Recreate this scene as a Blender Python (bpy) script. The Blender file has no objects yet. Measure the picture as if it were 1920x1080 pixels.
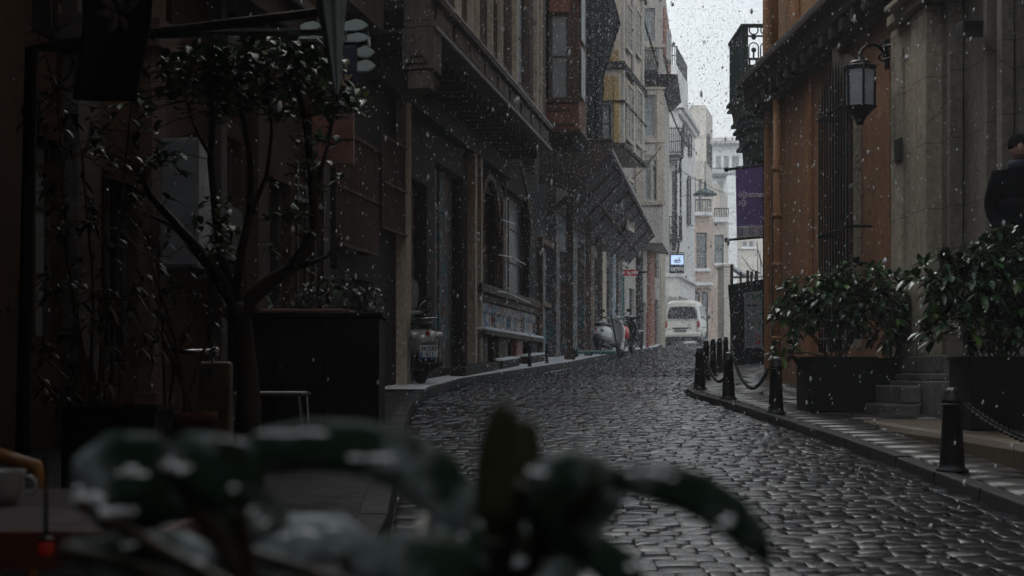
import bpy, bmesh, math, random
from mathutils import Vector, Matrix, noise
R = math.radians
random.seed(7)
sc = bpy.context.scene
COL = sc.collection
# ------------------------------------------------------------------ camera
F = 2667.0; HZ = 700.0; EYE = 1.06; SL = .03825
cd = bpy.data.cameras.new("camera"); cam = bpy.data.objects.new("camera", cd); COL.objects.link(cam)
cam.location = (0, 0, EYE); cam.rotation_euler = (R(90), 0, 0)
cd.sensor_width = 36; cd.lens = 36 * F / 1920; cd.shift_y = (HZ - 540) / 1920
cd.clip_start = .05; cd.clip_end = 2000
cd.dof.use_dof = True; cd.dof.focus_distance = 24; cd.dof.aperture_fstop = 6.3
sc.camera = cam
# ------------------------------------------------------------------ world, overcast
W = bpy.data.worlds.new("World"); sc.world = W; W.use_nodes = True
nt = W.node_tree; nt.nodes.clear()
SUN_EL, SUN_AZ = 52, -22
sky = nt.nodes.new("ShaderNodeTexSky"); sky.sky_type = 'NISHITA'; sky.sun_disc = False
sky.sun_elevation = R(SUN_EL); sky.sun_rotation = R(SUN_AZ); sky.dust_density = 7; sky.air_density = 1.6; sky.altitude = 60
hs = nt.nodes.new("ShaderNodeHueSaturation"); hs.inputs['Saturation'].default_value = .33
tcw = nt.nodes.new("ShaderNodeTexCoord"); nz = nt.nodes.new("ShaderNodeTexNoise"); nz.inputs['Scale'].default_value = 2.2; nz.inputs['Detail'].default_value = 4
mr = nt.nodes.new("ShaderNodeMapRange"); mr.inputs['To Min'].default_value = .85; mr.inputs['To Max'].default_value = 1.12
mx = nt.nodes.new("ShaderNodeMix"); mx.data_type = 'RGBA'; mx.blend_type = 'MULTIPLY'; mx.inputs['Factor'].default_value = 1
bg = nt.nodes.new("ShaderNodeBackground"); bg.inputs['Strength'].default_value = .15
wo = nt.nodes.new("ShaderNodeOutputWorld")
L = nt.links.new
L(sky.outputs[0], hs.inputs['Color']); L(tcw.outputs['Generated'], nz.inputs['Vector']); L(nz.outputs[0], mr.inputs['Value'])
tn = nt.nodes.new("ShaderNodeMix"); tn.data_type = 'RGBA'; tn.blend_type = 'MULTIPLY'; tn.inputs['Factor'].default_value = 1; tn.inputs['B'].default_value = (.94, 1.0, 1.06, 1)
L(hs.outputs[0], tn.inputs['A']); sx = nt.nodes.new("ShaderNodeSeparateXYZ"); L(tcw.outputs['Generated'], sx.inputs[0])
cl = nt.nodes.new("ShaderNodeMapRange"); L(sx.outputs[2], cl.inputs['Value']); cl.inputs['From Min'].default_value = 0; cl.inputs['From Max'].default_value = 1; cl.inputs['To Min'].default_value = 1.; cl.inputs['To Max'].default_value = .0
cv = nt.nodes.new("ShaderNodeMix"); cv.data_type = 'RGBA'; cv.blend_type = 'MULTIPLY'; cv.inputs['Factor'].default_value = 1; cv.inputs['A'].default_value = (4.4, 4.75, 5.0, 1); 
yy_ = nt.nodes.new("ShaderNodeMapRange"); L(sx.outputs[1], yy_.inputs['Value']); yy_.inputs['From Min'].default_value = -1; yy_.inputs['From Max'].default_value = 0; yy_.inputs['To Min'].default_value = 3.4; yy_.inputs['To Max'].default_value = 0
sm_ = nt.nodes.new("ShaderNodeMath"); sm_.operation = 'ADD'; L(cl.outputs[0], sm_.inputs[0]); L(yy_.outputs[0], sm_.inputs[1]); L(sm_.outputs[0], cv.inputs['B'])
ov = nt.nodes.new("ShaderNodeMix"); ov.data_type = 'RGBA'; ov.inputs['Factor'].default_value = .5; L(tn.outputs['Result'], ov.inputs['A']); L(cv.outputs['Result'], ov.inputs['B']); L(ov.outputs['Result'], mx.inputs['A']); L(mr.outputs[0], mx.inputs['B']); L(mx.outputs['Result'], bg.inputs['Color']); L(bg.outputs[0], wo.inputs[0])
sl = bpy.data.lights.new("sun", 'SUN'); sl.energy = .5; sl.angle = R(40); sl.color = (1, .97, .93)
so = bpy.data.objects.new("sun", sl); COL.objects.link(so)
sd = Vector((math.sin(R(SUN_AZ)) * math.cos(R(SUN_EL)), math.cos(R(SUN_AZ)) * math.cos(R(SUN_EL)), math.sin(R(SUN_EL))))
so.rotation_euler = sd.to_track_quat('Z', 'Y').to_euler(); so.location = (0, 20, 40)
sc.view_settings.view_transform = 'Standard'; sc.view_settings.look = 'None'; sc.view_settings.exposure = 0.42; sc.view_settings.gamma = 1
sc.render.engine = 'CYCLES'; sc.cycles.use_denoising = True; sc.cycles.max_bounces = 7; sc.cycles.volume_bounces = 1
sc.cycles.sample_clamp_indirect = 4
# ------------------------------------------------------------------ helpers
def P(px, py, Y): return Vector(((px - 960) / F * Y, Y, EYE + (HZ - py) / F * Y))
def GY(py): return 2827 / (py - 598)
def gz(Y): return SL * Y
def tag(o, label=None, cat=None, group=None, kind=None):
    if label: o['label'] = label
    if cat: o['category'] = cat
    if group: o['group'] = group
    if kind: o['kind'] = kind
    return o
def thing(name, label, cat, loc=(0, 0, 0), rz=0, group=None):
    o = bpy.data.objects.new(name, None); COL.objects.link(o); o.empty_display_size = .1
    o.location = loc; o.rotation_euler = (0, 0, rz)
    return tag(o, label, cat, group)
class Frame:
    def __init__(s, a, m, side):
        l = math.hypot(m, 1); s.ox = a; s.ux, s.uy = m / l, 1 / l; s.nx, s.ny = side / l, -side * m / l
    def pt(s, q, d, z): return Vector((s.ox + q * s.ux + d * s.nx, q * s.uy + d * s.ny, z))
    def s(s, px, d=0):
        k = (px - 960) / F
        return (k * d * s.ny - s.ox - d * s.nx) / (s.ux - k * s.uy)
    def z(s, px, py, d=0):
        q = s.s(px, d); Y = q * s.uy + d * s.ny
        return EYE + (HZ - py) / F * Y
    def zs(s, q, py, d=0):
        return EYE + (HZ - py) / F * (q * s.uy + d * s.ny)
LF = Frame(-5.3, .176, 1)      # near left facades
LG = Frame(-7.75, .25, 1)      # far left facades
RF = Frame(5.34, -.045, -1)    # right facade
class MB:
    def __init__(s): s.v = []; s.f = []
    def add(s, vs, fs):
        n = len(s.v); s.v += [tuple(v) for v in vs]; s.f += [tuple(i + n for i in f) for f in fs]; return s
    def hexa(s, c):   # 8 corners, bottom ring then top ring
        return s.add(c, [(3, 2, 1, 0), (4, 5, 6, 7), (0, 1, 5, 4), (1, 2, 6, 5), (2, 3, 7, 6), (3, 0, 4, 7)])
    def box(s, x0, x1, y0, y1, z0, z1):
        return s.hexa([(x0, y0, z0), (x1, y0, z0), (x1, y1, z0), (x0, y1, z0), (x0, y0, z1), (x1, y0, z1), (x1, y1, z1), (x0, y1, z1)])
    def ob(s, fr, s0, s1, d0, d1, z0, z1, z0b=None, z1b=None):
        a = z0 if z0b is None else z0b; b = z1 if z1b is None else z1b
        return s.hexa([fr.pt(s0, d0, z0), fr.pt(s0, d1, z0), fr.pt(s1, d1, a), fr.pt(s1, d0, a), fr.pt(s0, d0, z1), fr.pt(s0, d1, z1), fr.pt(s1, d1, b), fr.pt(s1, d0, b)])
    def quad(s, a, b, c, d): return s.add([a, b, c, d], [(0, 1, 2, 3)])
    def tube(s, pts, r, n=6, r2=None, cap=True):
        pts = [Vector(p) for p in pts]; m = len(pts); vs = []; up = None
        for i, p in enumerate(pts):
            t = (pts[min(i + 1, m - 1)] - pts[max(i - 1, 0)])
            t = t.normalized() if t.length > 1e-9 else Vector((0, 0, 1))
            if up is None: up = Vector((0, 0, 1)) if abs(t.z) < .9 else Vector((1, 0, 0))
            a = t.cross(up)
            if a.length < 1e-5: a = t.orthogonal()
            a.normalize(); b = a.cross(t).normalized(); up = b
            rr = r if r2 is None else r + (r2 - r) * i / (m - 1)
            if isinstance(r, (list, tuple)): rr = r[i]
            for k in range(n):
                an = 2 * math.pi * k / n; vs.append(p + a * math.cos(an) * rr + b * math.sin(an) * rr)
        fs = [(i * n + k, i * n + (k + 1) % n, (i + 1) * n + (k + 1) % n, (i + 1) * n + k) for i in range(m - 1) for k in range(n)]
        if cap: fs += [tuple(range(n - 1, -1, -1)), tuple((m - 1) * n + k for k in range(n))]
        return s.add(vs, fs)
    def lathe(s, prof, c=(0, 0, 0), n=12, mat=None):
        c = Vector(c); vs = []; m = len(prof)
        for r, z in prof:
            for k in range(n):
                a = 2 * math.pi * k / n; q = Vector((r * math.cos(a), r * math.sin(a), z))
                if mat: q = mat @ q
                vs.append(c + q)
        fs = [(i * n + k, i * n + (k + 1) % n, (i + 1) * n + (k + 1) % n, (i + 1) * n + k) for i in range(m - 1) for k in range(n)]
        fs += [tuple(range(n - 1, -1, -1)), tuple((m - 1) * n + k for k in range(n))]
        return s.add(vs, fs)
    def loft(s, rings, closed=True, cap=True):
        n = len(rings[0]); m = len(rings); vs = [v for r in rings for v in r]
        fs = [(i * n + k, i * n + (k + 1) % n, (i + 1) * n + (k + 1) % n, (i + 1) * n + k) for i in range(m - 1) for k in range(n if closed else n - 1)]
        if cap: fs += [tuple(range(n - 1, -1, -1)), tuple((m - 1) * n + k for k in range(n))]
        return s.add(vs, fs)
    def ell(s, c, r, n=10, m=7, mat=None):
        pr = [(max(.02, math.sin(math.pi * i / m)) * 1, -math.cos(math.pi * i / m)) for i in range(m + 1)]
        M = Matrix.Diagonal((r[0], r[1], r[2])); M = (mat @ M) if mat else M
        return s.lathe(pr, c, n, M)
    def torus(s, c, R1, r, M=Matrix.Identity(3), n=16, k=6, a0=0, a1=2 * math.pi, sx=1):
        pts = [Vector(c) + M @ Vector((R1 * sx * math.cos(a0 + (a1 - a0) * i / n), R1 * math.sin(a0 + (a1 - a0) * i / n), 0)) for i in range(n + 1)]
        return s.tube(pts, r, k)
    def each(s, name, mat, parent, bevel=.01, lab=None):
        for i in range(0, len(s.v), 8): MB().hexa(s.v[i:i + 8]).build(name, mat, parent, True, bevel=bevel, lab=lab)
    def build(s, name, mat, parent=None, world=False, smooth=False, bevel=0, seg=2, sub=0, solid=0, lab=None):
        me = bpy.data.meshes.new(name)
        vs = s.v
        if parent is not None and world:
            inv = (Matrix.Translation(parent.location) @ parent.rotation_euler.to_matrix().to_4x4()).inverted() if parent.type == 'EMPTY' else None
            q = parent; M = Matrix.Identity(4)
            while q is not None:
                M = Matrix.Translation(q.location) @ q.rotation_euler.to_matrix().to_4x4() @ M; q = q.parent
            inv = M.inverted(); vs = [tuple(inv @ Vector(v)) for v in s.v]
        me.from_pydata(vs, [], s.f); me.update()
        bm = bmesh.new(); bm.from_mesh(me); bmesh.ops.recalc_face_normals(bm, faces=bm.faces); bm.to_mesh(me); bm.free()
        if mat: me.materials.append(mat)
        if smooth:
            for p in me.polygons: p.use_smooth = True
        o = bpy.data.objects.new(name, me); COL.objects.link(o); o.parent = parent
        if bevel:
            b = o.modifiers.new("bevel", 'BEVEL'); b.width = bevel; b.segments = seg; b.limit_method = 'ANGLE'; b.angle_limit = R(35)
        if solid:
            m = o.modifiers.new("solid", 'SOLIDIFY'); m.thickness = solid
        if sub:
            m = o.modifiers.new("sub", 'SUBSURF'); m.levels = sub; m.render_levels = sub
        if lab: o['label'] = lab
        return o
# ------------------------------------------------------------------ materials
def newmat(name):
    m = bpy.data.materials.new(name); m.use_nodes = True; n = m.node_tree; n.nodes.clear()
    o = n.nodes.new("ShaderNodeOutputMaterial"); b = n.nodes.new("ShaderNodeBsdfPrincipled"); n.links.new(b.outputs[0], o.inputs[0])
    return m, n, b
def rgb(c): return (c[0], c[1], c[2], 1)
def mixc(n, fac, a, b, blend='MIX'):
    m = n.nodes.new("ShaderNodeMix"); m.data_type = 'RGBA'; m.blend_type = blend
    for k, v in (('Factor', fac), ('A', a), ('B', b)):
        if isinstance(v, (int, float)): m.inputs[k].default_value = v
        elif isinstance(v, tuple): m.inputs[k].default_value = rgb(v)
        else: n.links.new(v, m.inputs[k])
    return m.outputs['Result']
def noi(n, scale, detail=5, rough=.6, sq=(1, 1, 1), dist=0):
    g = n.nodes.new("ShaderNodeNewGeometry"); mp = n.nodes.new("ShaderNodeMapping"); mp.inputs['Scale'].default_value = sq
    t = n.nodes.new("ShaderNodeTexNoise"); t.inputs['Scale'].default_value = scale; t.inputs['Detail'].default_value = detail
    t.inputs['Roughness'].default_value = rough; t.inputs['Distortion'].default_value = dist
    n.links.new(g.outputs['Position'], mp.inputs[0]); n.links.new(mp.outputs[0], t.inputs['Vector'])
    return t.outputs[0]
def ramp(n, x, a, b, va=0., vb=1.):
    m = n.nodes.new("ShaderNodeMapRange"); n.links.new(x, m.inputs['Value'])
    m.inputs['From Min'].default_value = a; m.inputs['From Max'].default_value = b; m.inputs['To Min'].default_value = va; m.inputs['To Max'].default_value = vb
    return m.outputs[0]
def bump(n, b, h, st, dist=.02):
    u = n.nodes.new("ShaderNodeBump"); u.inputs['Strength'].default_value = st; u.inputs['Distance'].default_value = dist
    n.links.new(h, u.inputs['Height']); n.links.new(u.outputs[0], b.inputs['Normal'])
def plain(name, c, rough=.6, metal=0, var=.3, scale=9, bst=.15, spec=.5):
    m, n, b = newmat(name)
    x = noi(n, scale)
    d = tuple(k * (1 - var) for k in c); e = tuple(min(1, k * (1 + var)) for k in c)
    n.links.new(mixc(n, ramp(n, x, .3, .7), d, e), b.inputs['Base Color'])
    n.links.new(ramp(n, noi(n, scale * 2.3), .3, .7, max(.03, rough - .12), min(1, rough + .12)), b.inputs['Roughness'])
    b.inputs['Metallic'].default_value = metal; b.inputs['Specular IOR Level'].default_value = spec
    if bst: bump(n, b, noi(n, scale * 4), bst, .01)
    return m
def grimy(name, base, stain, bare=None, bare_amt=.62, streak=.5, rough=.85, scale=1.2, bst=.5, bricks=None, joints=0):
    """old plaster: rain streaks that run down, patches where another coat shows"""
    m, n, b = newmat(name)
    fine = noi(n, 14, 6, .7); big = noi(n, scale, 5, .65); st = noi(n, 3.2, 5, .7, (1, 1, .12))
    c = mixc(n, ramp(n, fine, .3, .7), tuple(k * .6 for k in base), tuple(k * 1.25 for k in base))
    c = mixc(n, ramp(n, noi(n, 5.5, 7, .75, (1, 1, .55)), .52, .62, 0, .55), c, tuple(k * .8 for k in stain))
    c = mixc(n, ramp(n, st, .42, .7, 0, streak), c, stain)
    c = mixc(n, ramp(n, big, .5, .75, 0, .8), c, tuple((base[i] * .35 + stain[i] * .65) for i in range(3)))
    if bare:
        if bricks:
            bt = n.nodes.new("ShaderNodeTexBrick"); g = n.nodes.new("ShaderNodeNewGeometry"); mp = n.nodes.new("ShaderNodeMapping")
            sx = n.nodes.new("ShaderNodeSeparateXYZ"); cx = n.nodes.new("ShaderNodeCombineXYZ"); ad = n.nodes.new("ShaderNodeMath"); ad.operation = 'ADD'
            n.links.new(g.outputs['Position'], sx.inputs[0]); n.links.new(sx.outputs[0], ad.inputs[0]); n.links.new(sx.outputs[1], ad.inputs[1])
            n.links.new(ad.outputs[0], cx.inputs[0]); n.links.new(sx.outputs[2], cx.inputs[1]); n.links.new(cx.outputs[0], bt.inputs['Vector'])
            bt.inputs['Scale'].default_value = 4.2; bt.inputs['Color1'].default_value = rgb(bare); bt.inputs['Color2'].default_value = rgb(tuple(k * .6 for k in bare)); bt.inputs['Mortar'].default_value = rgb((.2, .19, .17))
            bc = bt.outputs[0]
        else: bc = bare
        c = mixc(n, ramp(n, noi(n, scale * 1.7, 8, .75), bare_amt, bare_amt + .03), c, bc)
    if joints:
        g = n.nodes.new("ShaderNodeNewGeometry"); sx = n.nodes.new("ShaderNodeSeparateXYZ"); n.links.new(g.outputs['Position'], sx.inputs[0])
        md = n.nodes.new("ShaderNodeMath"); md.operation = 'MODULO'; n.links.new(sx.outputs[2], md.inputs[0]); md.inputs[1].default_value = joints
        c = mixc(n, ramp(n, md.outputs[0], .008, .012, .75, 0), c, tuple(k * .3 for k in stain))
    vo = n.nodes.new("ShaderNodeTexVoronoi"); vo.feature = 'DISTANCE_TO_EDGE'; vo.inputs['Scale'].default_value = 1.1
    g = n.nodes.new("ShaderNodeNewGeometry"); wv = n.nodes.new("ShaderNodeVectorMath"); wv.operation = 'ADD'; nn = n.nodes.new("ShaderNodeTexNoise"); nn.inputs['Scale'].default_value = 5; nn.inputs['Detail'].default_value = 5
    vs_ = n.nodes.new("ShaderNodeVectorMath"); vs_.operation = 'SCALE'; vs_.inputs['Scale'].default_value = .35; n.links.new(g.outputs['Position'], nn.inputs['Vector']); n.links.new(nn.outputs['Color'], vs_.inputs[0]); n.links.new(g.outputs['Position'], wv.inputs[0]); n.links.new(vs_.outputs[0], wv.inputs[1]); n.links.new(wv.outputs[0], vo.inputs['Vector'])
    ck = n.nodes.new("ShaderNodeMath"); ck.operation = 'MULTIPLY'; n.links.new(ramp(n, vo.outputs['Distance'], .002, .012, .8, 0), ck.inputs[0]); n.links.new(ramp(n, noi(n, .9, 3), .5, .58), ck.inputs[1])
    c = mixc(n, ck.outputs[0], c, tuple(k * .35 for k in stain))
    n.links.new(c, b.inputs['Base Color']); b.inputs['Roughness'].default_value = rough
    b.inputs['Specular IOR Level'].default_value = .35
    bump(n, b, noi(n, 9, 8, .75), bst, .03)
    return m
M = {}
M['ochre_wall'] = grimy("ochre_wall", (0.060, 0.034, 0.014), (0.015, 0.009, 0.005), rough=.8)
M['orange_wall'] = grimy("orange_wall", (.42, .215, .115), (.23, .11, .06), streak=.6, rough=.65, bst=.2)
M['orange_trim'] = grimy("orange_trim", (.44, .205, .09), (.22, .11, .05), rough=.6, bst=.2)
M['tan_wall'] = grimy("tan_wall", (.38, .20, .085), (.16, .09, .045), rough=.7, bst=.2)
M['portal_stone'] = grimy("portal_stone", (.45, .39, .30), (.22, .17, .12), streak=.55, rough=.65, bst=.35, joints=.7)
M['portal_wall'] = grimy('shaded_portal_stone', (.24, .21, .17), (.12, .10, .08), streak=.55, rough=.65, bst=.35, joints=.7)  # darker copy of the portal stone: shade of the recess put into its colour
M['dark_stone'] = grimy("dark_stone", (.06, .052, .046), (.02, .018, .016), rough=.7)
M['cornice'] = grimy("cornice", (0.052, 0.038, 0.030), (0.021, 0.017, 0.015), rough=.7)
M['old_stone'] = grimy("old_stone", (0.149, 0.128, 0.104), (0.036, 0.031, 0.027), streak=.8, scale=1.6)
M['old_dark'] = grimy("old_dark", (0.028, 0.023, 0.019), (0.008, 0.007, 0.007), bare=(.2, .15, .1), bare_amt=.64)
M['brown_wood'] = grimy("brown_wood", (0.096, 0.056, 0.036), (0.032, 0.020, 0.016), rough=.75, scale=3)
M['oriel_red'] = grimy("oriel_red", (.25, .10, .06), (.07, .04, .03), bare=(.22, .24, .25), bare_amt=.6, scale=2)
M['beige_plaster'] = grimy("beige_plaster", (.52, .45, .36), (.2, .17, .14), bare=(.35, .20, .12), bare_amt=.66, bricks=True, scale=.9)
M['grey_plaster'] = grimy("grey_plaster", (.50, .46, .42), (.2, .18, .165), bare=(.25, .13, .09), bare_amt=.64, bricks=True, scale=.8)
M['ochre_panel'] = grimy("ochre_panel", (.42, .27, .10), (.14, .09, .05), scale=2)
M['brick_wall'] = grimy("brick_wall", (.30, .15, .11), (.12, .08, .07), bare=(.34, .13, .08), bare_amt=.35, bricks=True)
M['white_plaster'] = grimy("white_plaster", (.80, .78, .74), (.45, .43, .41), streak=.5, scale=.5, bst=.15)
M['cream_plaster'] = grimy("cream_plaster", (.68, .62, .54), (.40, .35, .31), streak=.5, scale=.6, bst=.15)
M['pink_plaster'] = grimy("pink_plaster", (.60, .46, .38), (.34, .27, .23), streak=.5, scale=.6, bst=.15)
M['far_white'] = grimy("far_white", (.82, .82, .81), (.62, .62, .62), streak=.3, scale=.3, bst=.1)
M['glass_dark'] = plain("window_glass", (.02, .024, .028), .08, 0, .3, 2, .03, .8)
M['glass_pale'] = plain("curtained_glass", (.2, .215, .22), .5, 0, .35, 1.2, .03, .6)
M['glass_dirty'] = plain('dusty_window_glass', (.03, .033, .036), .38, 0, .4, 2, .08, .5)
M['trim_tan'] = grimy('peeling_tan_trim', (.30, .21, .13), (.06, .05, .04), streak=.7, bare=(.06, .05, .045), bare_amt=.5, scale=3)
M['frame_dark'] = plain("dark_window_frame", (.05, .045, .04), .6)
M['frame_pale'] = plain("pale_window_frame", (.42, .41, .39), .6)
M['iron'] = plain("black_iron", (.010, .0105, .011), .5, 0, .4, 12, .3, .35)
M['green_iron'] = plain("dark_green_iron", (.02, .045, .042), .45, .2, .3, 10, .25)
M['black_panel'] = plain("black_painted_board", (.007, .0075, .008), .65, 0, .5, 3, .2, .2)
M['planter_black'] = plain("black_planter", (.009, .009, .0095), .75, 0, .5, 5, .3, .2)
M['pot_red'] = plain("terracotta_dark", (.10, .035, .022), .8)
M['soil'] = plain("wet_soil", (.02, .014, .01), .8)
M['rubber'] = plain("tyre_rubber", (.018, .018, .018), .7)
M['chrome'] = plain("worn_chrome", (.55, .56, .58), .2, 1, .1, 6, 0)
M['seat_black'] = plain("black_vinyl", (.018, .018, .02), .42)
M['white_paint'] = plain("white_car_paint", (.74, .73, .66), .3, 0, .06, 3, .02)
M['scooter_white'] = plain("white_scooter_paint", (.6, .61, .6), .25, 0, .08, 4, 0)
M['scooter_grey'] = plain("grey_scooter_paint", (.36, .365, .37), .22, .2, .15, 5, 0)
M['red_paint'] = plain("red_paint", (.45, .02, .02), .3, 0, .2, 4, 0)
M['dull_red'] = plain('dull_red_paint', (.22, .025, .02), .6)
M['teal_paint'] = plain("teal_paint", (.03, .16, .16), .45)
M['red_lens'] = plain("red_lens", (.30, .01, .01), .15, 0, .1, 5, 0, .8)
M['clear_lens'] = plain("clear_lens", (.5, .5, .5), .12, .2, .1, 5, 0, .8)
M['plastic_dark'] = plain("dark_plastic", (.02, .02, .022), .5)
M['cabinet_grey'] = plain("grey_cabinet_metal", (.09, .095, .10), .5, 0, .25, 5, .1)
M['cloth_pale'] = plain("pale_umbrella_cloth", (.27, .36, .36), .8, 0, .2, 6, .2)
M['navy_cloth'] = plain("navy_cloth", (.018, .022, .045), .85, 0, .2, 8, .2)
M['flower_cloth'] = plain("grey_flower_print", (.16, .16, .19), .85, 0, .2, 8, .2)
M['purple_cloth'] = plain("purple_banner_cloth", (.17, .12, .33), .7, 0, .15, 4, .1)
M['grey_cloth'] = plain("grey_banner_band", (.5, .48, .5), .7, 0, .1, 4, .1)
M['banner_text'] = plain("banner_lettering", (.75, .7, .8), .7, 0, .05, 4, 0)
M['gold_text'] = plain("tan_lettering", (.25, .18, .11), .7, 0, .1, 4, 0)
M['white_text'] = plain("white_lettering", (.8, .8, .8), .6, 0, .03, 4, 0)
M['black_text'] = plain("black_lettering", (.02, .02, .03), .6, 0, .03, 4, 0)
M['snow'] = plain("snow", (.75, .79, .83), .75, 0, .08, 12, .5, .3)
HAZE = .0017
M['flake'] = plain('snowflake', (.82, .84, .87), .8, 0, 0, 5, 0, .2)
M['bark'] = plain("dark_wet_bark", (.028, .022, .018), .55, 0, .4, 14, .6)
M['stem'] = plain("brown_stems", (.05, .04, .028), .6)
M['porcelain'] = plain("white_porcelain", (.35, .36, .36), .2, 0, .05, 4, 0)
M['table_top'] = plain("worn_table_top", (.07, .06, .06), .4, 0, .3, 6, .1)
M['table_edge'] = plain("red_brown_table_edge", (.12, .04, .025), .45)
M['chair_wood'] = plain("yellow_varnished_wood", (.22, .10, .02), .4)
M['beige_metal'] = plain("beige_painted_metal", (.20, .165, .12), .6)
M['coat'] = plain("black_winter_coat", (.004, .0043, .006), 1., 0, .3, 10, .6, .05)
M['skin'] = plain("skin", (.38, .2, .15), .55, 0, .08, 10, 0)
M['hair'] = plain("dark_hair", (.012, .009, .008), .6)
M['lamp_glass'] = plain("frosted_lamp_glass", (.36, .37, .40), .3, 0, .2, 6, .05)
M['tiles'] = plain("snowy_roof_tiles", (.55, .50, .49), .8, 0, .3, 20, .4)
M['rusty'] = plain("rusty_posts", (.07, .045, .035), .8)
M['step_stone'] = grimy("step_stone", (.20, .185, .17), (.08, .07, .06), rough=.35, bst=.3)
M['yellow_stone'] = grimy("yellow_stone", (.10, .07, .04), (.04, .03, .018), rough=.4, bst=.6)
def emis(name, c, st):
    m, n, b = newmat(name); b.inputs['Base Color'].default_value = rgb(c); b.inputs['Emission Color'].default_value = rgb(c); b.inputs['Emission Strength'].default_value = st; return m
M['lit_white'] = emis("lit_sign_face", (.42, .56, .78), .75)
M['lit_red'] = emis("lit_red_lamp", (1, .03, .02), 3.5)
M['lit_amber'] = emis("red_glow_lamp", (.35, .02, .008), .03)
def leafmat(name, c1, c2, rough=.28, snowy=.0, nscale=9, spec=.5):
    m, n, b = newmat(name)
    g = n.nodes.new("ShaderNodeNewGeometry")
    c = mixc(n, g.outputs['Random Per Island'], c1, c2)
    if snowy:
        sx = n.nodes.new("ShaderNodeSeparateXYZ"); n.links.new(g.outputs['True Normal'], sx.inputs[0])
        ab = n.nodes.new("ShaderNodeMath"); ab.operation = 'ABSOLUTE'; n.links.new(sx.outputs[2], ab.inputs[0])
        up = ramp(n, ab.outputs[0], .2, .7); k = ramp(n, noi(n, nscale, 4, .6), 1 - snowy, 1.12 - snowy)
        mu = n.nodes.new("ShaderNodeMath"); mu.operation = 'MULTIPLY'; n.links.new(up, mu.inputs[0]); n.links.new(k, mu.inputs[1])
        c = mixc(n, mu.outputs[0], c, (.55, .62, .66))
    n.links.new(c, b.inputs['Base Color']); b.inputs['Roughness'].default_value = rough; b.inputs['Specular IOR Level'].default_value = spec
    bump(n, b, noi(n, 30), .25, .01)
    return m
M['leaf'] = leafmat("glossy_evergreen_leaf", (.022, .062, .028), (.05, .10, .035), .26, .40, 12)
M['leaf_tree'] = leafmat('tree_leaf', (.025, .075, .028), (.05, .125, .04), .5, .0, 12, .3)
M['leaf_bright'] = leafmat("young_green_leaf", (.03, .075, .02), (.10, .18, .035), .35, .2, 12)
M['leaf_dark'] = leafmat("dark_leaf", (.012, .022, .014), (.03, .042, .022), .3, .22, 12)
M['leaf_front'] = leafmat("foreground_leaf", (.018, .05, .028), (.028, .07, .04), .3, .47, 34)
def frostleaf():
    m, n, b = newmat("foreground_leaf"); x = noi(n, 42, 5, .6); y = noi(n, 13, 2, .5)
    ad = n.nodes.new("ShaderNodeMath"); ad.operation = 'ADD'; n.links.new(x, ad.inputs[0]); n.links.new(ramp(n, y, .3, .7, -.16, .16), ad.inputs[1])
    c = mixc(n, noi(n, 20), (.012, .04, .022), (.03, .075, .045)); c = mixc(n, ramp(n, ad.outputs[0], .46, .68), c, (.50, .60, .62))
    n.links.new(c, b.inputs['Base Color']); b.inputs['Roughness'].default_value = .3; bump(n, b, ad.outputs[0], .5, .004); return m
M['leaf_front'] = frostleaf()
M['leaf_olive'] = leafmat("olive_young_leaf", (.055, .065, .028), (.075, .08, .035), .4, .0)
def graffiti(name, base, cols, scale=1.6):
    m, n, b = newmat(name)
    c = mixc(n, ramp(n, noi(n, 12, 6, .7), .3, .7), tuple(k * .6 for k in base), base)
    for i, col in enumerate(cols):
        x = noi(n, scale * (1 + .35 * i), 1.5, .4, (1, 1.0 + .3 * i, .8 + .25 * i), 1.6)
        c = mixc(n, ramp(n, x, .52 + .03 * i, .545 + .03 * i, 0, .85), c, col)
    c = mixc(n, ramp(n, noi(n, 3.5, 8, .8, (1, 1, .3)), .52, .68, 0, .8), c, (.05, .045, .042))
    n.links.new(c, b.inputs['Base Color']); b.inputs['Roughness'].default_value = .8; bump(n, b, noi(n, 9, 8, .7), .4, .02)
    return m
M['graffiti_blue'] = graffiti("graffiti_plaster", (.46, .44, .41), [(.08, .24, .38), (.22, .05, .045), (.62, .62, .60), (.05, .05, .06)], 2.2)
M['graffiti_teal'] = graffiti("graffiti_door", (.28, .29, .29), [(.05, .22, .28), (.42, .43, .42), (.08, .10, .22)], 1.5)
M['graffiti_red'] = graffiti("graffiti_pillar", (.34, .17, .13), [(.32, .08, .06), (.3, .28, .25)], 3)
M['graffiti_dark'] = graffiti("graffiti_dark_wall", (.10, .095, .09), [(.035, .14, .16), (.15, .06, .04), (.26, .27, .27)], 2.0)
def stone_attr(name, base, r0, r1, spec=.75):
    m, n, b = newmat(name)
    at = n.nodes.new("ShaderNodeAttribute"); at.attribute_name = "tone"
    c = mixc(n, ramp(n, noi(n, 25, 6, .7), .3, .7), tuple(k * .7 for k in base), tuple(k * 1.3 for k in base))
    c = mixc(n, 1.0, c, at.outputs['Color'], 'MULTIPLY')
    n.links.new(c, b.inputs['Base Color'])
    w = noi(n, .8, 4, .6); f = noi(n, 22, 4, .7)
    ad = n.nodes.new("ShaderNodeMath"); ad.operation = 'ADD'; n.links.new(ramp(n, w, .35, .65, 0, (r1 - r0) * .5), ad.inputs[0]); n.links.new(ramp(n, f, .3, .7, r0, r0 + (r1 - r0) * .5), ad.inputs[1])
    n.links.new(ad.outputs[0], b.inputs['Roughness']); b.inputs['Specular IOR Level'].default_value = spec
    bump(n, b, noi(n, 60, 6, .7), .32, .012)
    return m
M['setts'] = stone_attr("wet_granite_setts", (.020, .021, .0235), .04, .22)
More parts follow.
